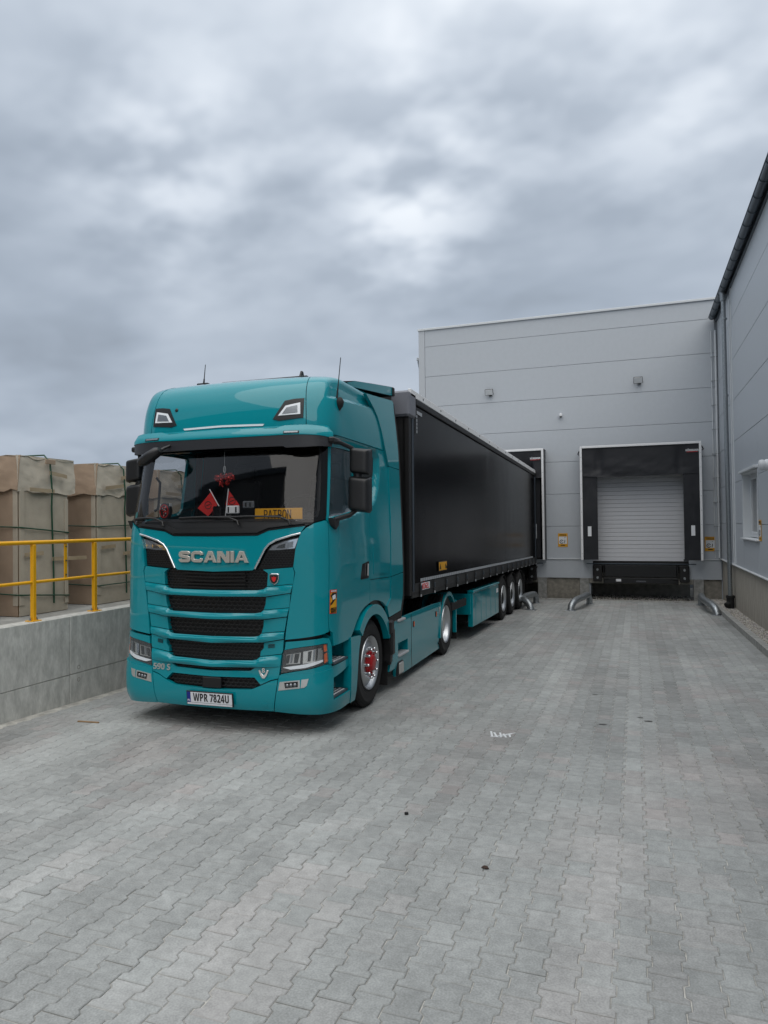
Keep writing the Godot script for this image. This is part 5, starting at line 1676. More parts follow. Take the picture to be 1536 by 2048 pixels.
		obj("rear_bumper_roller", tb([Vector3(s * (H - 0.02), 1.0, zr + 0.16), Vector3(s * (H + 0.03), 1.0, zr + 0.16)], 0.035, 10), M.rubber, t)
		obj("lock_handle", tb([Vector3(s * (H + 0.012), 1.9, zr + 0.17), Vector3(s * (H + 0.012), 2.35, zr + 0.17)], 0.016, 6), M.aluminium, t)
		# landing legs
		var lg := MB.new()
		lg.box(Vector3(s * 0.62, 0.68, 4.0), Vector3(0.14, 0.8, 0.16), 0.01)
		lg.box(Vector3(s * 0.62, 0.24, 4.0), Vector3(0.26, 0.04, 0.3), 0.01)
		obj("landing_leg", lg, M.chassis, t)
		obj("frame_rail", bx(Vector3(s * 0.5, 0.96, -0.2), Vector3(0.12, 0.34, L - 0.9), 0.01), M.chassis, t)
		obj("side_guard", bx(Vector3(s * (H - 0.1), 0.75, 3.6), Vector3(0.04, 0.14, 1.1), 0.01), M.chassis, t)
	for z in [-0.62, -1.9, -3.2]:
		obj("axle", tb([Vector3(-0.95, 0.5, z), Vector3(0.95, 0.5, z)], 0.07, 10), M.chassis, t)
	obj("rear_bar", bx(Vector3(0, 0.55, zr + 0.2), Vector3(2.3, 0.12, 0.1), 0.01), M.chassis, t)
	obj("pallet_box", bx(Vector3(0, 0.62, 1.4), Vector3(2.2, 0.6, 2.5), 0.01), M.chassis, t)

# ---------------------------------------------------------------- things standing in the cab
func cab_things() -> void:
	var fr := Transform3D(Basis(Vector3.RIGHT, ramp_turn) * Basis(Vector3.UP, 0.03021), Vector3(-4.14607, ramp_y(-7.63293), -7.63293))
	# two pennants
	for q in [[-0.17, [0.02, 0.0, -0.15, -0.18, -0.02, -0.27, 0.1, -0.14], 2.48, 0.45, 0.12, "red pennant hanging from its rod, beside the black dash camera"], [0.06, [0.0, 0.0, -0.04, -0.15, 0.0, -0.155, 0.1, -0.16, 0.13, -0.16], 2.47, -0.2, -0.04, "red pennant on an upright rod behind the white toll box"]]:
		var f := thing("pennant_flag", q[5], "flag", Vector3.ZERO)
		f.transform = fr * Transform3D(Basis(), Vector3(q[0], 2.47, 1.24))
		var rod := tb([Vector3(q[4], -0.17 if q[0] < 0 else -0.3, 0.01), Vector3(0, 0.02, 0.01)], 0.005, 6)
		obj("rod", rod, M.white_plastic, f)
		var c := MB.new()
		c.prism(p2(q[1]), 0.004, Transform3D())
		var cl := obj("cloth", c, M.flag_red, f)
		var cen := Vector2(-0.02, -0.15) if q[0] < 0 else Vector2(0.04, -0.11)
		var em := MB.new()
		em.prism(ring(cen, 0.035, 0.043, 0, 350, 20), 0.002, Transform3D(Basis(), Vector3(0, 0, 0.004)))
		em.prism(p2([cen.x - 0.025, cen.y - 0.012, cen.x + 0.025, cen.y + 0.004, cen.x + 0.025, cen.y + 0.012, cen.x - 0.025, cen.y - 0.002]), 0.002, Transform3D(Basis(), Vector3(0, 0, 0.004)))
		obj("emblem", em, M.ink, cl)
	var n := thing("name_plate", "yellow name plate with black letters on the dashboard", "plate")
	n.transform = fr * Transform3D(Basis(), Vector3(0.645, 2.215, 1.25))
	var nb := obj("plate", bx(Vector3.ZERO, Vector3(0.54, 0.115, 0.008), 0.003), M.sign_yellow, n)
	put_text("letters", "PATRON", 0.125, M.ink, nb, Transform3D(Basis(), Vector3(-0.01, -0.005, 0.0055)), 0.72, 0.003, 400, "Droid Sans Mono")
	var d := thing("toll_box", "small white toll box on the windscreen base", "device")
	d.transform = fr * Transform3D(Basis(), Vector3(0.125, 2.265, 1.27))
	obj("case", bx(Vector3.ZERO, Vector3(0.15, 0.085, 0.035), 0.016), M.white_plastic, d)
	for s in [-1, 1]:
		obj("pad", bx(Vector3(s * 0.045, 0, 0.017), Vector3(0.018, 0.06, 0.006), 0.002), M.ink, d)
	d = thing("dash_camera", "black dash camera standing beside the red pennant", "camera")
	d.transform = fr * Transform3D(Basis(), Vector3(-0.06, 2.24, 1.27))
	obj("case", bx(Vector3.ZERO, Vector3(0.1, 0.13, 0.05), 0.015), M.gloss_black, d)
	d = thing("second_toll_box", "grey twin lens box fixed to the windscreen", "device")
	d.transform = fr * Transform3D(Basis(), Vector3(0.31, 2.315, 1.27))
	obj("case", bx(Vector3.ZERO, Vector3(0.13, 0.075, 0.03), 0.014), M.pale_lens, d)
	for s in [-1, 1]:
		obj("pad", bx(Vector3(s * 0.025, 0, 0.015), Vector3(0.02, 0.045, 0.006), 0.002), M.ink, d)
	# round light box
	d = thing("round_light_box", "round red and silver ornament at the corner of the dashboard", "ornament")
	d.transform = fr * Transform3D(Basis(Vector3.UP, -0.3), Vector3(-0.75, 2.265, 1.2))
	var r := MB.new()
	r.lathe(PackedVector2Array([Vector2(0.088, -0.02), Vector2(0.09, 0.018), Vector2(0.078, 0.024), Vector2(0.0, 0.022)]), Vector3.ZERO, Vector3.BACK, 28)
	var body := obj("case", r, M.ink, d)
	r = MB.new()
	r.prism(ring(Vector2.ZERO, 0.066, 0.074, 0, 355, 28), 0.004, Transform3D(Basis(), Vector3(0, 0, 0.022)))
	obj("ring", r, M.sticker_red, body)
	rng.seed = 12
	for k in 26:
		var a := rng.randf() * TAU
		var q := sqrt(rng.randf()) * 0.058
		obj("spark", bx(Vector3(cos(a) * q, sin(a) * q, 0.024), Vector3(0.012, 0.012, 0.004), 0.002), M.sticker_red if k % 3 else M.satin_metal, body)
	for s in [-1, 1]:
		obj("clip", bx(Vector3(s * 0.08, 0.07, 0.0), Vector3(0.012, 0.03, 0.03), 0.003), M.satin_metal, body)
	# hanging glitter bow
	d = thing("glitter_bow", "red glitter bow hanging inside the windscreen", "ornament")
	d.transform = fr * Transform3D(Basis(), Vector3(-0.03, 2.62, 1.18))
	obj("cord", tb([Vector3(0, 0.0, 0), Vector3(0, 0.3, 0)], 0.002, 5), M.white_plastic, d)
	var loop := PackedVector3Array()
	for i in 13:
		loop.append(Vector3(cos(TAU * i / 12) * 0.014, 0.085 + sin(TAU * i / 12) * 0.035, 0))
	r = MB.new()
	r.tube(loop, 0.003, 5, false)
	obj("hook", r, M.white_plastic, d)
	r = MB.new()
	for k in 240:
		var s := -1.0 if k % 2 else 1.0
		var v := Vector3(rng.randfn(), rng.randfn(), rng.randfn()).normalized() * pow(rng.randf(), 0.4)
		var c := Vector3(s * 0.062, 0.0, 0) + Vector3(v.x * 0.062, v.y * 0.042, v.z * 0.045)
		if k % 5 == 0:
			c = Vector3(s * 0.035 + v.x * 0.025, -0.07 + v.y * 0.035, v.z * 0.03)
		r.box(c, Vector3.ONE * 0.013, 0.0, Basis.from_euler(Vector3(rng.randf() * 6, rng.randf() * 6, rng.randf() * 6)))
	obj("bow", r, mat("red_glitter", Color(0.7, 0.2, 0.18), 0.25, 0.6), d)

# ---------------------------------------------------------------- buildings
const WZ := -22.9          # face of the dock wall
const HX := 2.4            # face of the hall wall

func dock_warehouse() -> void:
	var w := thing("dock_warehouse", "pale grey panelled warehouse with two loading docks", "warehouse", Vector3(-2.2, -0.47, WZ))
	var o := w.position
	var holes := [[-5.85, -2.89], [-1.34, 1.64]]
	var seams := [0.79, 1.815, 2.84, 3.865, 4.89, 5.915, 6.94, 7.965, 8.53]
	var G := 0.008
	for i in seams.size() - 1:
		var y0: float = seams[i] + G / 2
		var y1: float = seams[i + 1] - G / 2
		var runs := [[-6.64, 2.33]]
		if y0 < 3.8:
			runs = [[-6.64, holes[0][0]], [holes[0][1], holes[1][0]], [holes[1][1], 2.33]]
		for r in runs:
			var c := Vector3((r[0] + r[1]) / 2, (y0 + y1) / 2, WZ - 0.05) - o
			obj("wall_panel", bx(c, Vector3(r[1] - r[0], y1 - y0, 0.1), 0.006), M.panel_grey, w)
	# dark core behind the joints, with the dock openings left free
	for r in [[-6.7, holes[0][0], -0.5, 3.9], [holes[0][1], holes[1][0], -0.5, 3.9], [holes[1][1], 2.5, -0.5, 3.9], [-6.7, 2.5, 3.9, 8.5]]:
		obj("wall_core", bx(Vector3((r[0] + r[1]) / 2, (r[2] + r[3]) / 2, WZ - 0.2) - o, Vector3(r[1] - r[0], r[3] - r[2], 0.28), 0.0), M.panel_grey, w)
	for i in 5:        # butt marks along the joints
		obj("joint_clip", bx(Vector3(-2.3, seams[i + 3], WZ + 0.004) - o, Vector3(0.012, 0.05, 0.012), 0.0), M.trim_grey, w)
	obj("side_wall", bx(Vector3(-6.5, 3.9, WZ - 12.0) - o, Vector3(0.3, 9.2, 23.5), 0.0), M.panel_grey, w)
	obj("roof", bx(Vector3(-2.0, 8.45, WZ - 12.0) - o, Vector3(9.2, 0.1, 23.6), 0.0), M.trim_grey, w)
	obj("floor", bx(Vector3(-2.1, 0.60, WZ - 6.2) - o, Vector3(8.9, 0.1, 11.9), 0.0), M.concrete_dock, w)
	obj("back_wall", bx(Vector3(-2.1, 3.9, WZ - 6.0) - o, Vector3(8.9, 9.0, 0.2), 0.0), M.panel_grey, w)
	obj("corner_trim", bx(Vector3(-6.75, 4.66, WZ - 0.045) - o, Vector3(0.21, 7.74, 0.12), 0.004), M.trim_grey, w)
	obj("coping", bx(Vector3(-2.2, 8.56, WZ - 0.1) - o, Vector3(9.36, 0.07, 0.3), 0.006), M.light_trim, w)
	obj("side_gutter", bx(Vector3(-6.93, 7.62, WZ - 0.3) - o, Vector3(0.12, 0.12, 0.3), 0.02), M.trim_grey, w)
	obj("side_downpipe", tb([Vector3(-6.95, 7.56, WZ - 0.3) - o, Vector3(-6.90, 7.3, WZ - 0.3) - o, Vector3(-6.90, 0.9, WZ - 0.3) - o], 0.05, 10), M.galvanised, w)
	# foot flashing and apron cladding
	for r in [[-6.85, -6.07], [-2.67, -1.55], [1.87, 2.4]]:
		obj("drip_flashing", bx(Vector3((r[0] + r[1]) / 2, 0.785, WZ + 0.02) - o, Vector3(r[1] - r[0], 0.025, 0.06), 0.004), M.light_trim, w)
	for r in [[-6.85, -5.70], [-3.05, -1.26], [1.51, 2.398]]:
		obj("apron_sheet", bx(Vector3((r[0] + r[1]) / 2, 0.478, WZ - 0.02) - o, Vector3(r[1] - r[0], 0.585, 0.07), 0.004), M.panel_grey, w)
	# concrete base: piers beside the pits, set-back infill
	for x in [-6.0, -2.82, -1.52, 1.77]:
		obj("pier", bx(Vector3(x, -0.2, WZ - 0.06) - o, Vector3(0.28, 0.77, 0.22), 0.01), M.kerb_concrete, w)
	for r in [[-2.68, -1.66], [1.91, 2.398], [-6.8, -6.14]]:
		obj("base_infill", bx(Vector3((r[0] + r[1]) / 2, -0.2, WZ - 0.14) - o, Vector3(r[1] - r[0], 0.77, 0.2), 0.006), M.concrete_infill, w)
	for r in [[-5.86, -2.96], [-1.38, 1.63]]:
		obj("pit_beam", bx(Vector3((r[0] + r[1]) / 2, 0.11, WZ - 0.10) - o, Vector3(r[1] - r[0], 0.16, 0.2), 0.008), M.concrete_dock, w)
		obj("pit_back", bx(Vector3((r[0] + r[1]) / 2, -0.1, WZ - 1.6) - o, Vector3(r[1] - r[0], 1.2, 0.1), 0.0), M.concrete_dock, w)
		obj("pit_floor", bx(Vector3((r[0] + r[1]) / 2, -0.56, WZ - 0.75) - o, Vector3(r[1] - r[0], 0.16, 1.9), 0.0), M.earth, w)
		obj("pit_roof", bx(Vector3((r[0] + r[1]) / 2, 0.3, WZ - 0.9) - o, Vector3(r[1] - r[0], 0.1, 1.5), 0.0), M.concrete_dock, w)
	# dock doors
	for q in [-4.37, 0.13]:
		var d := Node3D.new()
		put(d, "dock_door", w)
		d.position = Vector3(q, 0, WZ) - o
		var n := 25
		for i in n:
			obj("slat", slat(Vector3(0, 0.72 + (i + 0.5) * 0.128, -0.08), 3.06, 0.1225), M.door_grey, d)
		obj("bottom_seal", bx(Vector3(0, 0.682, -0.085), Vector3(3.06, 0.07, 0.06), 0.01), M.rubber, d)
		obj("door_track", bx(Vector3(0, 0.640, -0.06), Vector3(3.16, 0.03, 0.16), 0.004), M.zinc_gutter, d)
		for s in [-1.0, 1.0]:
			obj("door_frame", bx(Vector3(s * 1.57, 2.3, -0.05), Vector3(0.09, 3.3, 0.12), 0.006), M.zinc_gutter, d)
		var tg := obj("door_tag", bx(Vector3(1.37, 0.765, -0.052), Vector3(0.26, 0.05, 0.012), 0.002), M.ink, d)
		obj("tag_print", bx(Vector3(1.37, 0.765, -0.045), Vector3(0.21, 0.018, 0.004), 0.0), M.trailer_grey, tg)

	# shelters, levellers
	shelter(-4.37, "black fabric dock shelter pressed round the rear of the trailer", true)
	shelter(0.15, "black fabric dock shelter framing the empty grey dock door", false)
	leveller(0.13, "black dock leveller and bumpers below the empty dock door")
	leveller(-4.37, "black dock leveller and bumpers behind the parked trailer")

func slat(c: Vector3, wide: float, high: float) -> MB:
	var m := MB.new()
	var h := high / 2
	# shallow ribbed section
	m.prism(p2([-0.03, -h, 0.003, -h, 0.008, -h + 0.005, 0.008, h - 0.005, 0.003, h, -0.03, h]), wide, Transform3D(Basis(Vector3(0, 0, 1), Vector3.UP, Vector3(-1, 0, 0)), c + Vector3(wide / 2, 0, 0)))
	return m

func shelter(cx: float, label: String, used: bool) -> void:
	var t := thing("dock_shelter", label, "dock shelter", Vector3(cx, 0.79, WZ))
	var D := 0.6
	var W := 1.71
	var top := 3.47
	var F: Material = M.shelter_fabric
	for s in [-1.0, 1.0]:
		obj("side_fabric", bx(Vector3(s * (W - 0.012), top / 2, D / 2), Vector3(0.02, top, D - 0.03), 0.0), F, t)
		obj("frame_upright", bx(Vector3(s * (W - 0.03), top / 2, D + 0.005), Vector3(0.065, top + 0.01, 0.05), 0.006), M.rail_white, t)
		for k in 8:
			obj("rivet", bx(Vector3(s * (W - 0.03), 0.2 + k * 0.42, D + 0.031), Vector3(0.014, 0.014, 0.006), 0.002), M.zinc_gutter, t)
		obj("brace", tb([Vector3(s * (W - 0.05), 0.5, 0.02), Vector3(s * (W - 0.05), 0.5, D - 0.02)], 0.015, 6), M.aluminium, t)
	obj("top_fabric", bx(Vector3(0, top - 0.012, D / 2), Vector3(W * 2 + 0.02, 0.02, D - 0.03), 0.0), F, t)
	obj("frame_header", bx(Vector3(0, top - 0.025, D + 0.006), Vector3(W * 2 - 0.13, 0.065, 0.05), 0.006), M.rail_white, t)
	var n := noise(1.1, 3, 71 if used else 72)
	var soft := func(fn: Callable) -> Callable:
		return func(q: Vector2) -> Array:
			var p: Vector3 = fn.call(q.x, q.y)
			var c: Vector3 = ((fn.call(q.x + 0.01, q.y) - p) as Vector3).cross(fn.call(q.x, q.y + 0.01) - p).normalized()
			return [p, c if c.z > 0 else -c]
	var head := func(x: float, y: float) -> Vector3:
		# y runs down from the header; it sags and creases near both ends
		var k := clampf(y / 0.9, 0.0, 1.0)
		var crease := exp(-pow((absf(x) - 1.15) / 0.12, 2.0)) * sin(k * 3.0) * 0.06
		var z := D - 0.02 + n.get_noise_2d(x, y * 1.4) * 0.022 * k - crease * 0.7
		if used:
			z -= 0.75 * k * k * smoothstep(1.4, 1.25, absf(x))
		return Vector3(x, top - 0.05 - y, z)
	var hm := MB.new()
	hm.patch(soft.call(head), p2([-W + 0.06, 0, W - 0.06, 0, W - 0.06, 0.86, W - 0.5, 0.88, 0, 0.91, -W + 0.5, 0.9, -W + 0.06, 0.86]), 0.1, 0.0, 0.01, [], true)
	var hd := obj("head_curtain", hm, F, t)
	var wm := put_text("maker_words", "HÖRMANN", 0.085, M.sticker_white, hd, Transform3D(Basis(), Vector3(1.46, top - 0.25, D + 0.03)), 0.8, 0.003)
	if used:
		wm.transform = Transform3D(Basis(Vector3.UP, -0.3), Vector3(1.46, top - 0.3, D + 0.03)) * Transform3D(Basis.from_scale(Vector3(0.8, 1, 1)), Vector3.ZERO)
	obj("maker_line", bx(Vector3(1.46, top - (0.3 if used else 0.25) - 0.045, D + 0.028), Vector3(0.3, 0.014, 0.004), 0.0), M.sticker_red, hd)
	for s in [-1.0, 1.0]:
		var flap := func(x: float, y: float) -> Vector3:
			var z := D - 0.05 + n.get_noise_2d(x * 1.3 + s * 7.0, y * 0.7) * 0.02
			if used:
				z -= 0.9 * pow(clampf((W - 0.06 - x) / 0.45, 0.0, 1.0), 1.2)
				if s > 0:
					return Vector3(s * minf(x + 0.02, W), y, z)
			return Vector3(s * x, y, z)
		var fm := MB.new()
		fm.patch(soft.call(flap), p2([W - 0.5 if not used else W - 0.22, 0.0, W - 0.06, 0.0, W - 0.06, 2.6, W - 0.5 if not used else W - 0.22, 2.6]), 0.1, 0.0, 0.01, [], true)
		var fo := obj("side_flap", fm, F, t)
		if not used:
			obj("guide_mark", bx(Vector3(s * (W - 0.255), 0.87, D - 0.036), Vector3(0.105, 0.3, 0.006), 0.0), M.sticker_white, fo)
			obj("loose_tie", tb([Vector3(s * (W + 0.01), top - 0.12, D - 0.06), Vector3(s * (W + 0.06), top - 0.22, D - 0.08), Vector3(s * (W + 0.03), top - 0.25, D - 0.06)], 0.018, 6), F, t)
		else:
			obj("inner_pad", bx(Vector3(s * (W - 0.18), 1.4, 0.2), Vector3(0.3, 2.8, 0.38), 0.05), M.shelter_fabric, fo)

func leveller(cx: float, label: String) -> void:
	var t := thing("dock_leveller", label, "dock leveller", Vector3(cx, 0.0, WZ))
	for s in [-1.0, 1.0]:
		var b := obj("bumper", bx(Vector3(s * 1.245, 0.35, 0.08), Vector3(0.27, 0.5, 0.16), 0.02), M.rubber, t)
		for y in [0.47, 0.22]:
			var r := MB.new()
			r.lathe(PackedVector2Array([Vector2(0, 0.004), Vector2(0.018, 0.004), Vector2(0.03, 0.01), Vector2(0.036, 0.006), Vector2(0.036, -0.01)]), Vector3(s * 1.245, y, 0.162), Vector3.BACK, 14)
			obj("fixing", r, M.galvanised, b)
		obj("side_plate", bx(Vector3(s * 1.06, 0.36, 0.02), Vector3(0.03, 0.48, 0.14), 0.004), M.chassis, t)
		obj("hinge", bx(Vector3(s * 1.0, 0.18, 0.07), Vector3(0.16, 0.05, 0.08), 0.01), M.chassis, t)
		obj("pin", tb([Vector3(s * 1.06, 0.14, 0.1), Vector3(s * 1.06, 0.02, 0.1)], 0.02, 6), M.chassis, t)
	obj("lip", bx(Vector3(0, 0.42, 0.03), Vector3(2.06, 0.36, 0.05), 0.008), M.trailer_black, t)
	var f := obj("front_beam", bx(Vector3(0, 0.13, 0.03), Vector3(2.14, 0.17, 0.1), 0.01), M.trailer_black, t)
	put_text("maker_words", "HÖRMANN", 0.06, M.trailer_grey, f, Transform3D(Basis(), Vector3(0.02, 0.11, 0.082)), 0.9, 0.003)
	obj("data_plate", bx(Vector3(-0.63, 0.14, 0.083), Vector3(0.15, 0.075, 0.005), 0.0), M.sticker_white, f)

func hall() -> void:
	var h := thing("panelled_hall", "tall grey panelled hall with gutter, window and concrete plinth", "hall", Vector3(6.0, 0, -11.0))
	var o := h.position
	var z0 := WZ
	var z1 := 1.2
	var seams := [0.82, 1.86, 2.90, 3.94, 4.98, 6.02, 7.06, 7.95]
	var win := [-18.3, -16.15, 1.54, 3.03]
	var joint := -19.72
	for i in seams.size() - 1:
		var y0: float = seams[i] + 0.004
		var y1: float = seams[i + 1] - 0.004
		var runs := [[z0, joint - 0.03], [joint + 0.03, z1]]
		if i == 0 or i == 1 or i == 2:
			runs = [[z0, joint - 0.03], [joint + 0.03, win[0]], [win[1], z1]]
		for r in runs:
			obj("wall_panel", bx(Vector3(HX + 0.05, (y0 + y1) / 2, (r[0] + r[1]) / 2) - o, Vector3(0.1, y1 - y0, r[1] - r[0]), 0.005), M.panel_grey, h)
	# panel pieces below and above the window
	for q in [[seams[0] + 0.004, win[2] - 0.02], [win[3] + 0.02, seams[3] - 0.004]]:
		obj("wall_panel", bx(Vector3(HX + 0.05, (q[0] + q[1]) / 2, (win[0] + win[1]) / 2) - o, Vector3(0.1, q[1] - q[0], win[1] - win[0] - 0.006), 0.005), M.panel_grey, h)
	for r in [[z0, win[0], 0.0, 8.0], [win[1], z1, 0.0, 8.0], [win[0], win[1], 0.0, win[2]], [win[0], win[1], win[3], 8.0]]:
		obj("wall_core", bx(Vector3(HX + 0.22, (r[2] + r[3]) / 2, (r[0] + r[1]) / 2) - o, Vector3(0.26, r[3] - r[2], r[1] - r[0]), 0.0), M.panel_grey, h)
	obj("joint_cover", bx(Vector3(HX - 0.008, 4.38, joint) - o, Vector3(0.02, 7.12, 0.075), 0.003), M.light_trim, h)
	obj("end_wall", bx(Vector3(HX + 6.2, 3.9, z1 - 0.05) - o, Vector3(12.0, 8.1, 0.1), 0.0), M.panel_grey, h)
	obj("roof", bx(Vector3(HX + 6.2, 8.03, (z0 + z1) / 2 - 6.0) - o, Vector3(12.6, 0.12, z1 - z0 + 12.2), 0.0), M.zinc_gutter, h)
	obj("eaves_board", bx(Vector3(HX - 0.02, 7.93, (z0 + z1) / 2) - o, Vector3(0.05, 0.16, z1 - z0), 0.004), M.zinc_gutter, h)
	# plinth of concrete panels
	var k := 0
	var zz := z0
	while zz < z1 - 0.1:
		var zl := minf(1.2, z1 - zz)
		obj("plinth_panel", bx(Vector3(HX + 0.07, 0.1, zz + zl / 2) - o, Vector3(0.1, 1.4, zl - 0.008), 0.006), M.concrete_plinth, h)
		zz += 1.2
	obj("drip_flashing", bx(Vector3(HX - 0.015, 0.808, (z0 + z1) / 2) - o, Vector3(0.07, 0.03, z1 - z0 - 0.06), 0.006), M.light_trim, h)
	# gutter: open half round with brackets
	var g := MB.new()
	var pts := PackedVector3Array()
	for s in 13:
		var a := PI * s / 12.0
		pts.append(Vector3(HX - 0.15 + 0.085 * cos(a), 7.97 - 0.085 * sin(a), 0))
	for s in 12:
		for q in [0.0, 0.006]:
			var a := pts[s]; var b := pts[s + 1]
			var c := Vector3(HX - 0.15, 7.97, 0)
			a += (c - a).normalized() * q; b += (c - b).normalized() * q
			var out := (a - c) * (1.0 if q == 0.0 else -1.0)
			g.tri(a + Vector3(0, 0, z0 + 0.15) - o, b + Vector3(0, 0, z0 + 0.15) - o, b + Vector3(0, 0, z1) - o, out.normalized(), ((b - c) * (1.0 if q == 0.0 else -1.0)).normalized(), ((b - c) * (1.0 if q == 0.0 else -1.0)).normalized())
			g.tri(a + Vector3(0, 0, z0 + 0.15) - o, b + Vector3(0, 0, z1) - o, a + Vector3(0, 0, z1) - o, out.normalized(), ((b - c) * (1.0 if q == 0.0 else -1.0)).normalized(), out.normalized())
	g.tube(PackedVector3Array([Vector3(HX - 0.237, 7.972, z0 + 0.15) - o, Vector3(HX - 0.237, 7.972, z1) - o]), 0.012, 8)
	var gut := obj("gutter", g, M.zinc_gutter, h)
	obj("gutter_end", half_disc(Vector3(HX - 0.15, 7.97, z0 + 0.15) - o, 0.086), M.zinc_gutter, gut)
	for i in 36:
		var br := MB.new()
		var bp := PackedVector3Array()
		for s in 9:
			var a := PI * s / 8.0
			bp.append(Vector3(HX - 0.15 + 0.091 * cos(a), 7.972 - 0.091 * sin(a), z0 + 0.55 + i * 0.66) - o)
		br.tube(bp, 0.009, 5)
		obj("gutter_bracket", br, M.zinc_gutter, gut)
	# downpipe by the corner
	var dz := -20.15
	var dp := obj("downpipe", tb([Vector3(HX - 0.13, 7.9, dz) - o, Vector3(HX - 0.13, 7.7, dz) - o, Vector3(HX - 0.10, 0.0, dz) - o], 0.055, 14), M.galvanised, h)
	obj("outlet", tb([Vector3(HX - 0.14, 7.93, dz) - o, Vector3(HX - 0.13, 7.68, dz) - o], 0.075, 14), M.galvanised, dp)
	for y in [7.2, 5.2, 3.16, 1.12, 0.72]:
		obj("pipe_clip", tb([Vector3(HX - 0.105, y - 0.02, dz) - o, Vector3(HX - 0.105, y + 0.02, dz) - o], 0.0595, 14), M.galvanised, dp)
	var trap := MB.new()
	trap.tube(PackedVector3Array([Vector3(HX - 0.10, -0.37, dz) - o, Vector3(HX - 0.10, -0.03, dz) - o]), 0.095, 14)
	trap.tube(PackedVector3Array([Vector3(HX - 0.10, -0.06, dz) - o, Vector3(HX - 0.10, -0.0, dz) - o]), 0.11, 14)
	trap.tube(PackedVector3Array([Vector3(HX - 0.12, -0.20, dz + 0.02) - o, Vector3(HX - 0.21, -0.25, dz + 0.10) - o]), 0.07, 14)
	obj("drain_trap", trap, M.rubber, dp)
	# conduits in the corner
	for q in [[HX - 0.06, z0 + 0.05, 0.03], [HX - 0.17, z0 + 0.03, 0.014], [HX - 0.03, dz + 0.33, 0.016]]:
		obj("conduit", tb([Vector3(q[0], 0.84, q[1]) - o, Vector3(q[0], 7.6, q[1]) - o], q[2], 8), M.light_trim, h)
	for i in 9:
		obj("conduit_clip", bx(Vector3(HX - 0.1, 1.05 + i * 0.72, z0 + 0.06) - o, Vector3(0.2, 0.02, 0.03), 0.004), M.galvanised, h)
	# window
	var w := Node3D.new()
	put(w, "window", h)
	w.position = Vector3(HX, (win[2] + win[3]) / 2, (win[0] + win[1]) / 2) - o
	var wl: float = win[1] - win[0]
	var wh: float = win[3] - win[2]
	for s in [-1.0, 1.0]:
		obj("reveal", bx(Vector3(0.10, 0, s * (wl / 2 - 0.01)), Vector3(0.22, wh, 0.02), 0.003), M.light_trim, w)
		obj("jamb_trim", bx(Vector3(-0.008, 0, s * (wl / 2 + 0.03)), Vector3(0.016, wh + 0.08, 0.07), 0.003), M.trim_grey, w)
		obj("frame", bx(Vector3(0.19, 0, s * (wl / 2 - 0.055)), Vector3(0.07, wh - 0.04, 0.07), 0.008), M.white_plastic, w)
		obj("frame", bx(Vector3(0.19, s * (wh / 2 - 0.055), 0), Vector3(0.07, 0.07, wl - 0.18), 0.008), M.white_plastic, w)
	obj("reveal", bx(Vector3(0.10, wh / 2 - 0.01, 0), Vector3(0.22, 0.02, wl - 0.04), 0.003), M.light_trim, w)
	obj("head_flashing", bx(Vector3(-0.04, wh / 2 + 0.03, 0), Vector3(0.1, 0.06, wl + 0.14), 0.008), M.light_trim, w)
	obj("sill", bx(Vector3(0.06, -wh / 2 - 0.012, 0), Vector3(0.26, 0.03, wl + 0.14), 0.006), M.light_trim, w)
	for s in [-1.0, 1.0]:
		for e in [-1.0, 1.0]:
			obj("sash", bx(Vector3(0.175, 0, s * wl / 4 + e * (wl / 4 - 0.11)), Vector3(0.06, wh - 0.18, 0.055), 0.008), M.white_plastic, w)
			obj("sash", bx(Vector3(0.175, e * (wh / 2 - 0.115), s * wl / 4), Vector3(0.06, 0.055, wl / 2 - 0.27), 0.008), M.white_plastic, w)
		obj("pane", bx(Vector3(0.19, 0, s * wl / 4), Vector3(0.008, wh - 0.24, wl / 2 - 0.26), 0.0), M.window_glass, w)
	obj("room_back", bx(Vector3(1.2, 0, 0), Vector3(0.05, wh + 0.6, wl + 0.8), 0.0), M.light_trim, w)
	obj("room_ceiling", bx(Vector3(0.78, wh / 2 + 0.28, 0), Vector3(0.8, 0.05, wl + 0.8), 0.0), M.light_trim, w)
	obj("room_floor", bx(Vector3(0.78, -wh / 2 - 0.28, 0), Vector3(0.8, 0.05, wl + 0.8), 0.0), M.interior, w)
	for s in [-1.0, 1.0]:
		obj("room_side", bx(Vector3(0.78, 0, s * (wl / 2 + 0.38)), Vector3(0.8, wh + 0.5, 0.05), 0.0), M.light_trim, w)

func half_disc(c: Vector3, r: float) -> MB:
	var m := MB.new()
	var poly := PackedVector2Array()
	for s in 13:
		poly.append(Vector2(cos(PI * s / 12.0), -sin(PI * s / 12.0)) * r)
	m.prism(poly, 0.006, Transform3D(Basis(), c))
	return m

# hall across the yard, behind the camera: the windscreen mirrors it
func storage_hall() -> void:
	var h := thing("storage_hall", "dark grey storage hall across the yard behind the viewer", "hall", Vector3(-20.2, 0, 12.0))
	for i in 12:
		obj("wall_panel", bx(Vector3(0, 0.9 + i * 1.135, 0), Vector3(24.0, 1.125, 0.12), 0.004), M.storage_grey, h)
	obj("side_wall", bx(Vector3(11.94, 7.1, 6.1), Vector3(0.12, 13.6, 12.0), 0.0), M.storage_grey, h)
	obj("roof_edge", bx(Vector3(0, 14.05, 0), Vector3(24.2, 0.3, 0.3), 0.01), M.zinc_gutter, h)

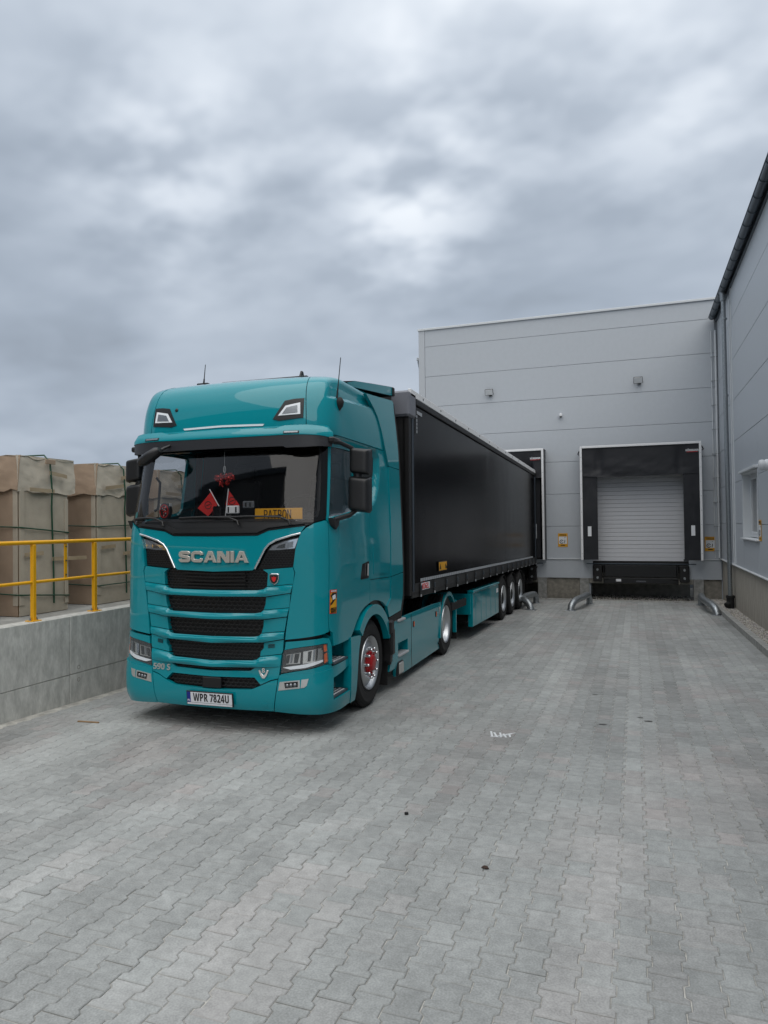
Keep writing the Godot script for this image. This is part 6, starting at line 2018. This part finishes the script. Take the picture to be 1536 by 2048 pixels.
# ---------------------------------------------------------------- small things
func small_things() -> void:
	# floodlights, camera
	for q in [[-4.43, 6.22, "floodlight on the warehouse wall above the covered dock"], [0.17, 6.25, "floodlight on the warehouse wall above the empty dock"]]:
		var f := thing("floodlight", "grey " + q[2], "floodlight", Vector3(q[0], q[1], WZ))
		var B := Basis(Vector3.RIGHT, 0.45)
		var c := MB.new()
		c.box(Vector3(0, 0.02, 0.13), Vector3(0.27, 0.2, 0.05), 0.01, B)
		var body := obj("housing", c, M.lamp_dark, f)
		c = MB.new()
		c.box(Vector3(0, 0.01, 0.155), Vector3(0.245, 0.175, 0.012), 0.003, B)
		obj("lens", c, M.light_trim, body)
		obj("bracket", bx(Vector3(0.03, -0.08, 0.05), Vector3(0.1, 0.03, 0.12), 0.006), M.lamp_dark, f)
	var cm := thing("security_camera", "small white dome camera on the warehouse wall", "camera", Vector3(-2.16, 5.33, WZ))
	var r := MB.new()
	r.lathe(PackedVector2Array([Vector2(0, 0.07), Vector2(0.035, 0.066), Vector2(0.05, 0.04), Vector2(0.052, 0.0), Vector2(0.048, -0.03)]), Vector3(0, 0.01, 0.07), Vector3.UP, 16)
	obj("housing", r, M.white_plastic, cm)
	r = MB.new()
	r.lathe(PackedVector2Array([Vector2(0.046, -0.02), Vector2(0.045, -0.035), Vector2(0.03, -0.06), Vector2(0, -0.068)]), Vector3(0, 0.01, 0.07), Vector3.UP, 16)
	obj("dome", r, M.gloss_black, cm)
	obj("mount", bx(Vector3(0, 0.03, 0.015), Vector3(0.07, 0.08, 0.03), 0.006), M.white_plastic, cm)
	# wheel chock notices
	notice(Transform3D(Basis(), Vector3(-2.16, 1.38, WZ + 0.004)), "yellow wheel chock notice on the wall between the two docks")
	notice(Transform3D(Basis(), Vector3(2.10, 1.25, WZ + 0.004)), "yellow wheel chock notice beside the corner of the hall")
	notice(Transform3D(Basis(Vector3.UP, -PI / 2), Vector3(HX - 0.004, 1.74, -15.97)), "yellow wheel chock notice on the hall beside the window")
	# white flue on the hall
	var fl := thing("wall_flue", "white ribbed flue sticking out of the hall beside the window", "flue", Vector3(HX, 2.95, -14.25))
	r = MB.new()
	r.lathe(PackedVector2Array([Vector2(0, -0.27), Vector2(0.07, -0.268), Vector2(0.095, -0.25), Vector2(0.10, -0.2), Vector2(0.09, -0.17), Vector2(0.105, -0.15), Vector2(0.105, -0.06), Vector2(0.09, -0.05), Vector2(0.09, 0.0)]), Vector3.ZERO, Vector3.RIGHT, 20)
	obj("tube", r, M.white_plastic, fl)
	r = MB.new()
	r.lathe(PackedVector2Array([Vector2(0.09, -0.012), Vector2(0.14, -0.01), Vector2(0.14, 0.0)]), Vector3.ZERO, Vector3.RIGHT, 20)
	obj("collar", r, M.light_trim, fl)
	# wheel guides
	var guides := [
		[[Vector3(-2.77, 0, -20.95), Vector3(-2.77, 0.16, -20.94), Vector3(-2.79, 0.25, -20.85), Vector3(-2.83, 0.285, -20.65), Vector3(-2.93, 0.285, -19.85), Vector3(-2.94, 0.27, -19.5), Vector3(-2.88, 0.255, -19.25), Vector3(-2.77, 0.21, -19.08), Vector3(-2.68, 0.12, -18.99), Vector3(-2.64, 0.0, -18.96)], "galvanised wheel guide pipe beside the trailer's rear wheels"],
		[[Vector3(-1.27, 0, -21.1), Vector3(-1.27, 0.16, -21.09), Vector3(-1.29, 0.25, -21.0), Vector3(-1.32, 0.285, -20.8), Vector3(-1.38, 0.285, -20.1), Vector3(-1.42, 0.285, -19.75), Vector3(-1.49, 0.27, -19.45), Vector3(-1.56, 0.22, -19.22), Vector3(-1.61, 0.13, -19.08), Vector3(-1.63, 0.0, -19.04)], "galvanised wheel guide pipe standing between the two docks"],
		[[Vector3(1.72, 0, -21.6), Vector3(1.72, 0.16, -21.59), Vector3(1.715, 0.25, -21.5), Vector3(1.71, 0.285, -21.3), Vector3(1.67, 0.285, -20.4), Vector3(1.68, 0.285, -19.9), Vector3(1.72, 0.275, -19.5), Vector3(1.79, 0.22, -19.22), Vector3(1.85, 0.13, -19.03), Vector3(1.875, 0.0, -18.97)], "galvanised wheel guide pipe next to the kerb and gravel"]]
	for g in guides:
		var t := thing("wheel_guide", g[1], "wheel guide", Vector3(0, 0, 0), "wheel guides in front of the docks")
		t.basis = Basis(Vector3.RIGHT, ramp_turn)
		var cv := Curve3D.new()
		var P: Array = g[0]
		for i in P.size():
			var d: Vector3 = (P[mini(i + 1, P.size() - 1)] - P[maxi(i - 1, 0)]) * 0.17
			cv.add_point(P[i], -d, d)
		var pts := PackedVector3Array()
		for i in 41:
			pts.append(cv.sample_baked(cv.get_baked_length() * i / 40.0))
		var m := MB.new()
		m.tube(pts, 0.088, 18)
		obj("pipe", m, M.galvanised, t)
		for e in [P[0], P[P.size() - 1]]:
			obj("foot_plate", bx(e + Vector3(0, 0.008, 0), Vector3(0.28, 0.016, 0.26), 0.003), M.galvanised, t)
			obj("mortar_bed", bx(e + Vector3(0.02, 0.002, 0.02), Vector3(0.42, 0.008, 0.36), 0.002), M.kerb_concrete, t)
	# litter on the pavers
	var lit := [[Vector3(-5.55, 0, -6.03), "thin pale splinter of wood lying beside the retaining wall"], [Vector3(-1.56, 0, -4.76), "dark pebble lying alone on the pavers"], [Vector3(-0.87, 0, -4.14), "brown scrap of leaf lying on the pavers"]]
	for i in lit.size():
		var p: Vector3 = lit[i][0]
		p.y = ramp_y(p.z) + 0.006
		var m := MB.new()
		if i == 0:
			m.box(Vector3.ZERO, Vector3(0.26, 0.012, 0.022), 0.004, Basis(Vector3.UP, 0.1))
		elif i == 1:
			m.box(Vector3(0, 0.004, 0), Vector3(0.028, 0.016, 0.02), 0.006, Basis(Vector3.UP, 0.4))
		else:
			m.prism(p2([-0.022, -0.004, -0.008, 0.012, 0.012, 0.01, 0.024, -0.004, 0.004, -0.01]), 0.006, Transform3D(Basis(Vector3.RIGHT, -1.2), Vector3.ZERO))
		var o := obj(["wood_splinter", "pebble", "leaf_scrap"][i], m, [M.timber, M.rubber, mat("leaf", Color(0.2, 0.13, 0.09), 0.8)][i])
		o.position = p
		tag(o, lit[i][1], ["splinter", "pebble", "leaf"][i])

	# paint scuffs and oil spots lying on the pavers
	rng.seed = 33
	for q in [[-1.28, -6.97, 0, 0.17], [-0.35, -7.69, 2, 0.045], [0.1, -7.97, 2, 0.05], [0.02, -8.1, 2, 0.035], [-0.5, -9.1, 2, 0.04]]:
		var m := MB.new()
		if q[2] == 0:
			for k in 5:
				m.box(Vector3(-0.1 + k * 0.045, 0, 0.02 * (k % 2)), Vector3(0.02, 0.0015, 0.19 - 0.02 * k), 0.0, Basis(Vector3.UP, 0.25 + 0.12 * (k % 2)))
				m.box(Vector3(-0.04 + k * 0.03, 0.0004, 0.09 - k * 0.04), Vector3(0.11, 0.0015, 0.014), 0.0, Basis(Vector3.UP, 0.2 * k))
		else:
			var pl := PackedVector2Array()
			for k in 18:
				var rad: float = q[3] * rng.randf_range(0.55, 1.0)
				pl.append(Vector2(cos(TAU * k / 18) * rad, sin(TAU * k / 18) * rad * 0.6))
			m.prism(pl, 0.0015, Transform3D(Basis(Vector3.RIGHT, -PI / 2), Vector3.ZERO))
		var o := obj(["paint_mark", "", "oil_spot"][q[2]], m, [M.white_plastic, M.white_plastic, mat("oil", Color(0.22, 0.215, 0.205), 0.5)][q[2]])
		o.position = Vector3(q[0], ramp_y(q[1]) + 0.002, q[1])
		o.rotation.x = ramp_turn
		tag(o, ["white scribbled paint mark on the pavers", "", "small dark oil spot on the pavers"][q[2]], ["paint mark", "", "oil spot"][q[2]], ["", "", "oil spots on the pavers"][q[2]])

func notice(xf: Transform3D, label: String) -> void:
	var t := thing("chock_notice", label, "sign")
	t.transform = xf
	var b := obj("board", bx(Vector3(0, 0, 0.004), Vector3(0.3, 0.43, 0.006), 0.002), M.sign_yellow, t)
	obj("picture_field", bx(Vector3(0, -0.005, 0.0085), Vector3(0.25, 0.23, 0.003), 0.0), M.sticker_white, b)
	put_text("notice_words", "PAMIĘTAJ", 0.052, M.ink, b, Transform3D(Basis(), Vector3(0, 0.17, 0.008)), 0.85, 0.002)
	obj("word_bar", bx(Vector3(0, 0.132, 0.0085), Vector3(0.2, 0.012, 0.003), 0.0), M.ink, b)
	obj("word_bar", bx(Vector3(0, -0.165, 0.0085), Vector3(0.13, 0.026, 0.003), 0.0), M.ink, b)
	var m := MB.new()
	m.prism(ring(Vector2(-0.04, -0.05), 0.042, 0.062, 20, 340, 18), 0.003, Transform3D(Basis(), Vector3(0, 0, 0.0095)))
	m.prism(arc(Vector2(-0.04, -0.05), 0.014, 0, 330, 8), 0.003, Transform3D(Basis(), Vector3(0, 0, 0.0095)))
	m.prism(p2([0.04, -0.10, 0.055, -0.1, 0.075, -0.02, 0.06, 0.02, 0.05, -0.03]), 0.003, Transform3D(Basis(), Vector3(0, 0, 0.0095)))
	m.prism(p2([0.04, 0.09, 0.06, 0.06, 0.1, 0.1, 0.06, 0.075]), 0.003, Transform3D(Basis(), Vector3(0, 0, 0.0095)))
	obj("pictogram", m, M.ink, b)

func _ready() -> void:
	rng.seed = 1
	light_and_camera()
	make_materials()
	ground()
	left_side()
	dock_warehouse()
	hall()
	storage_hall()
	tractor()
	trailer()
	cab_things()
	small_things()
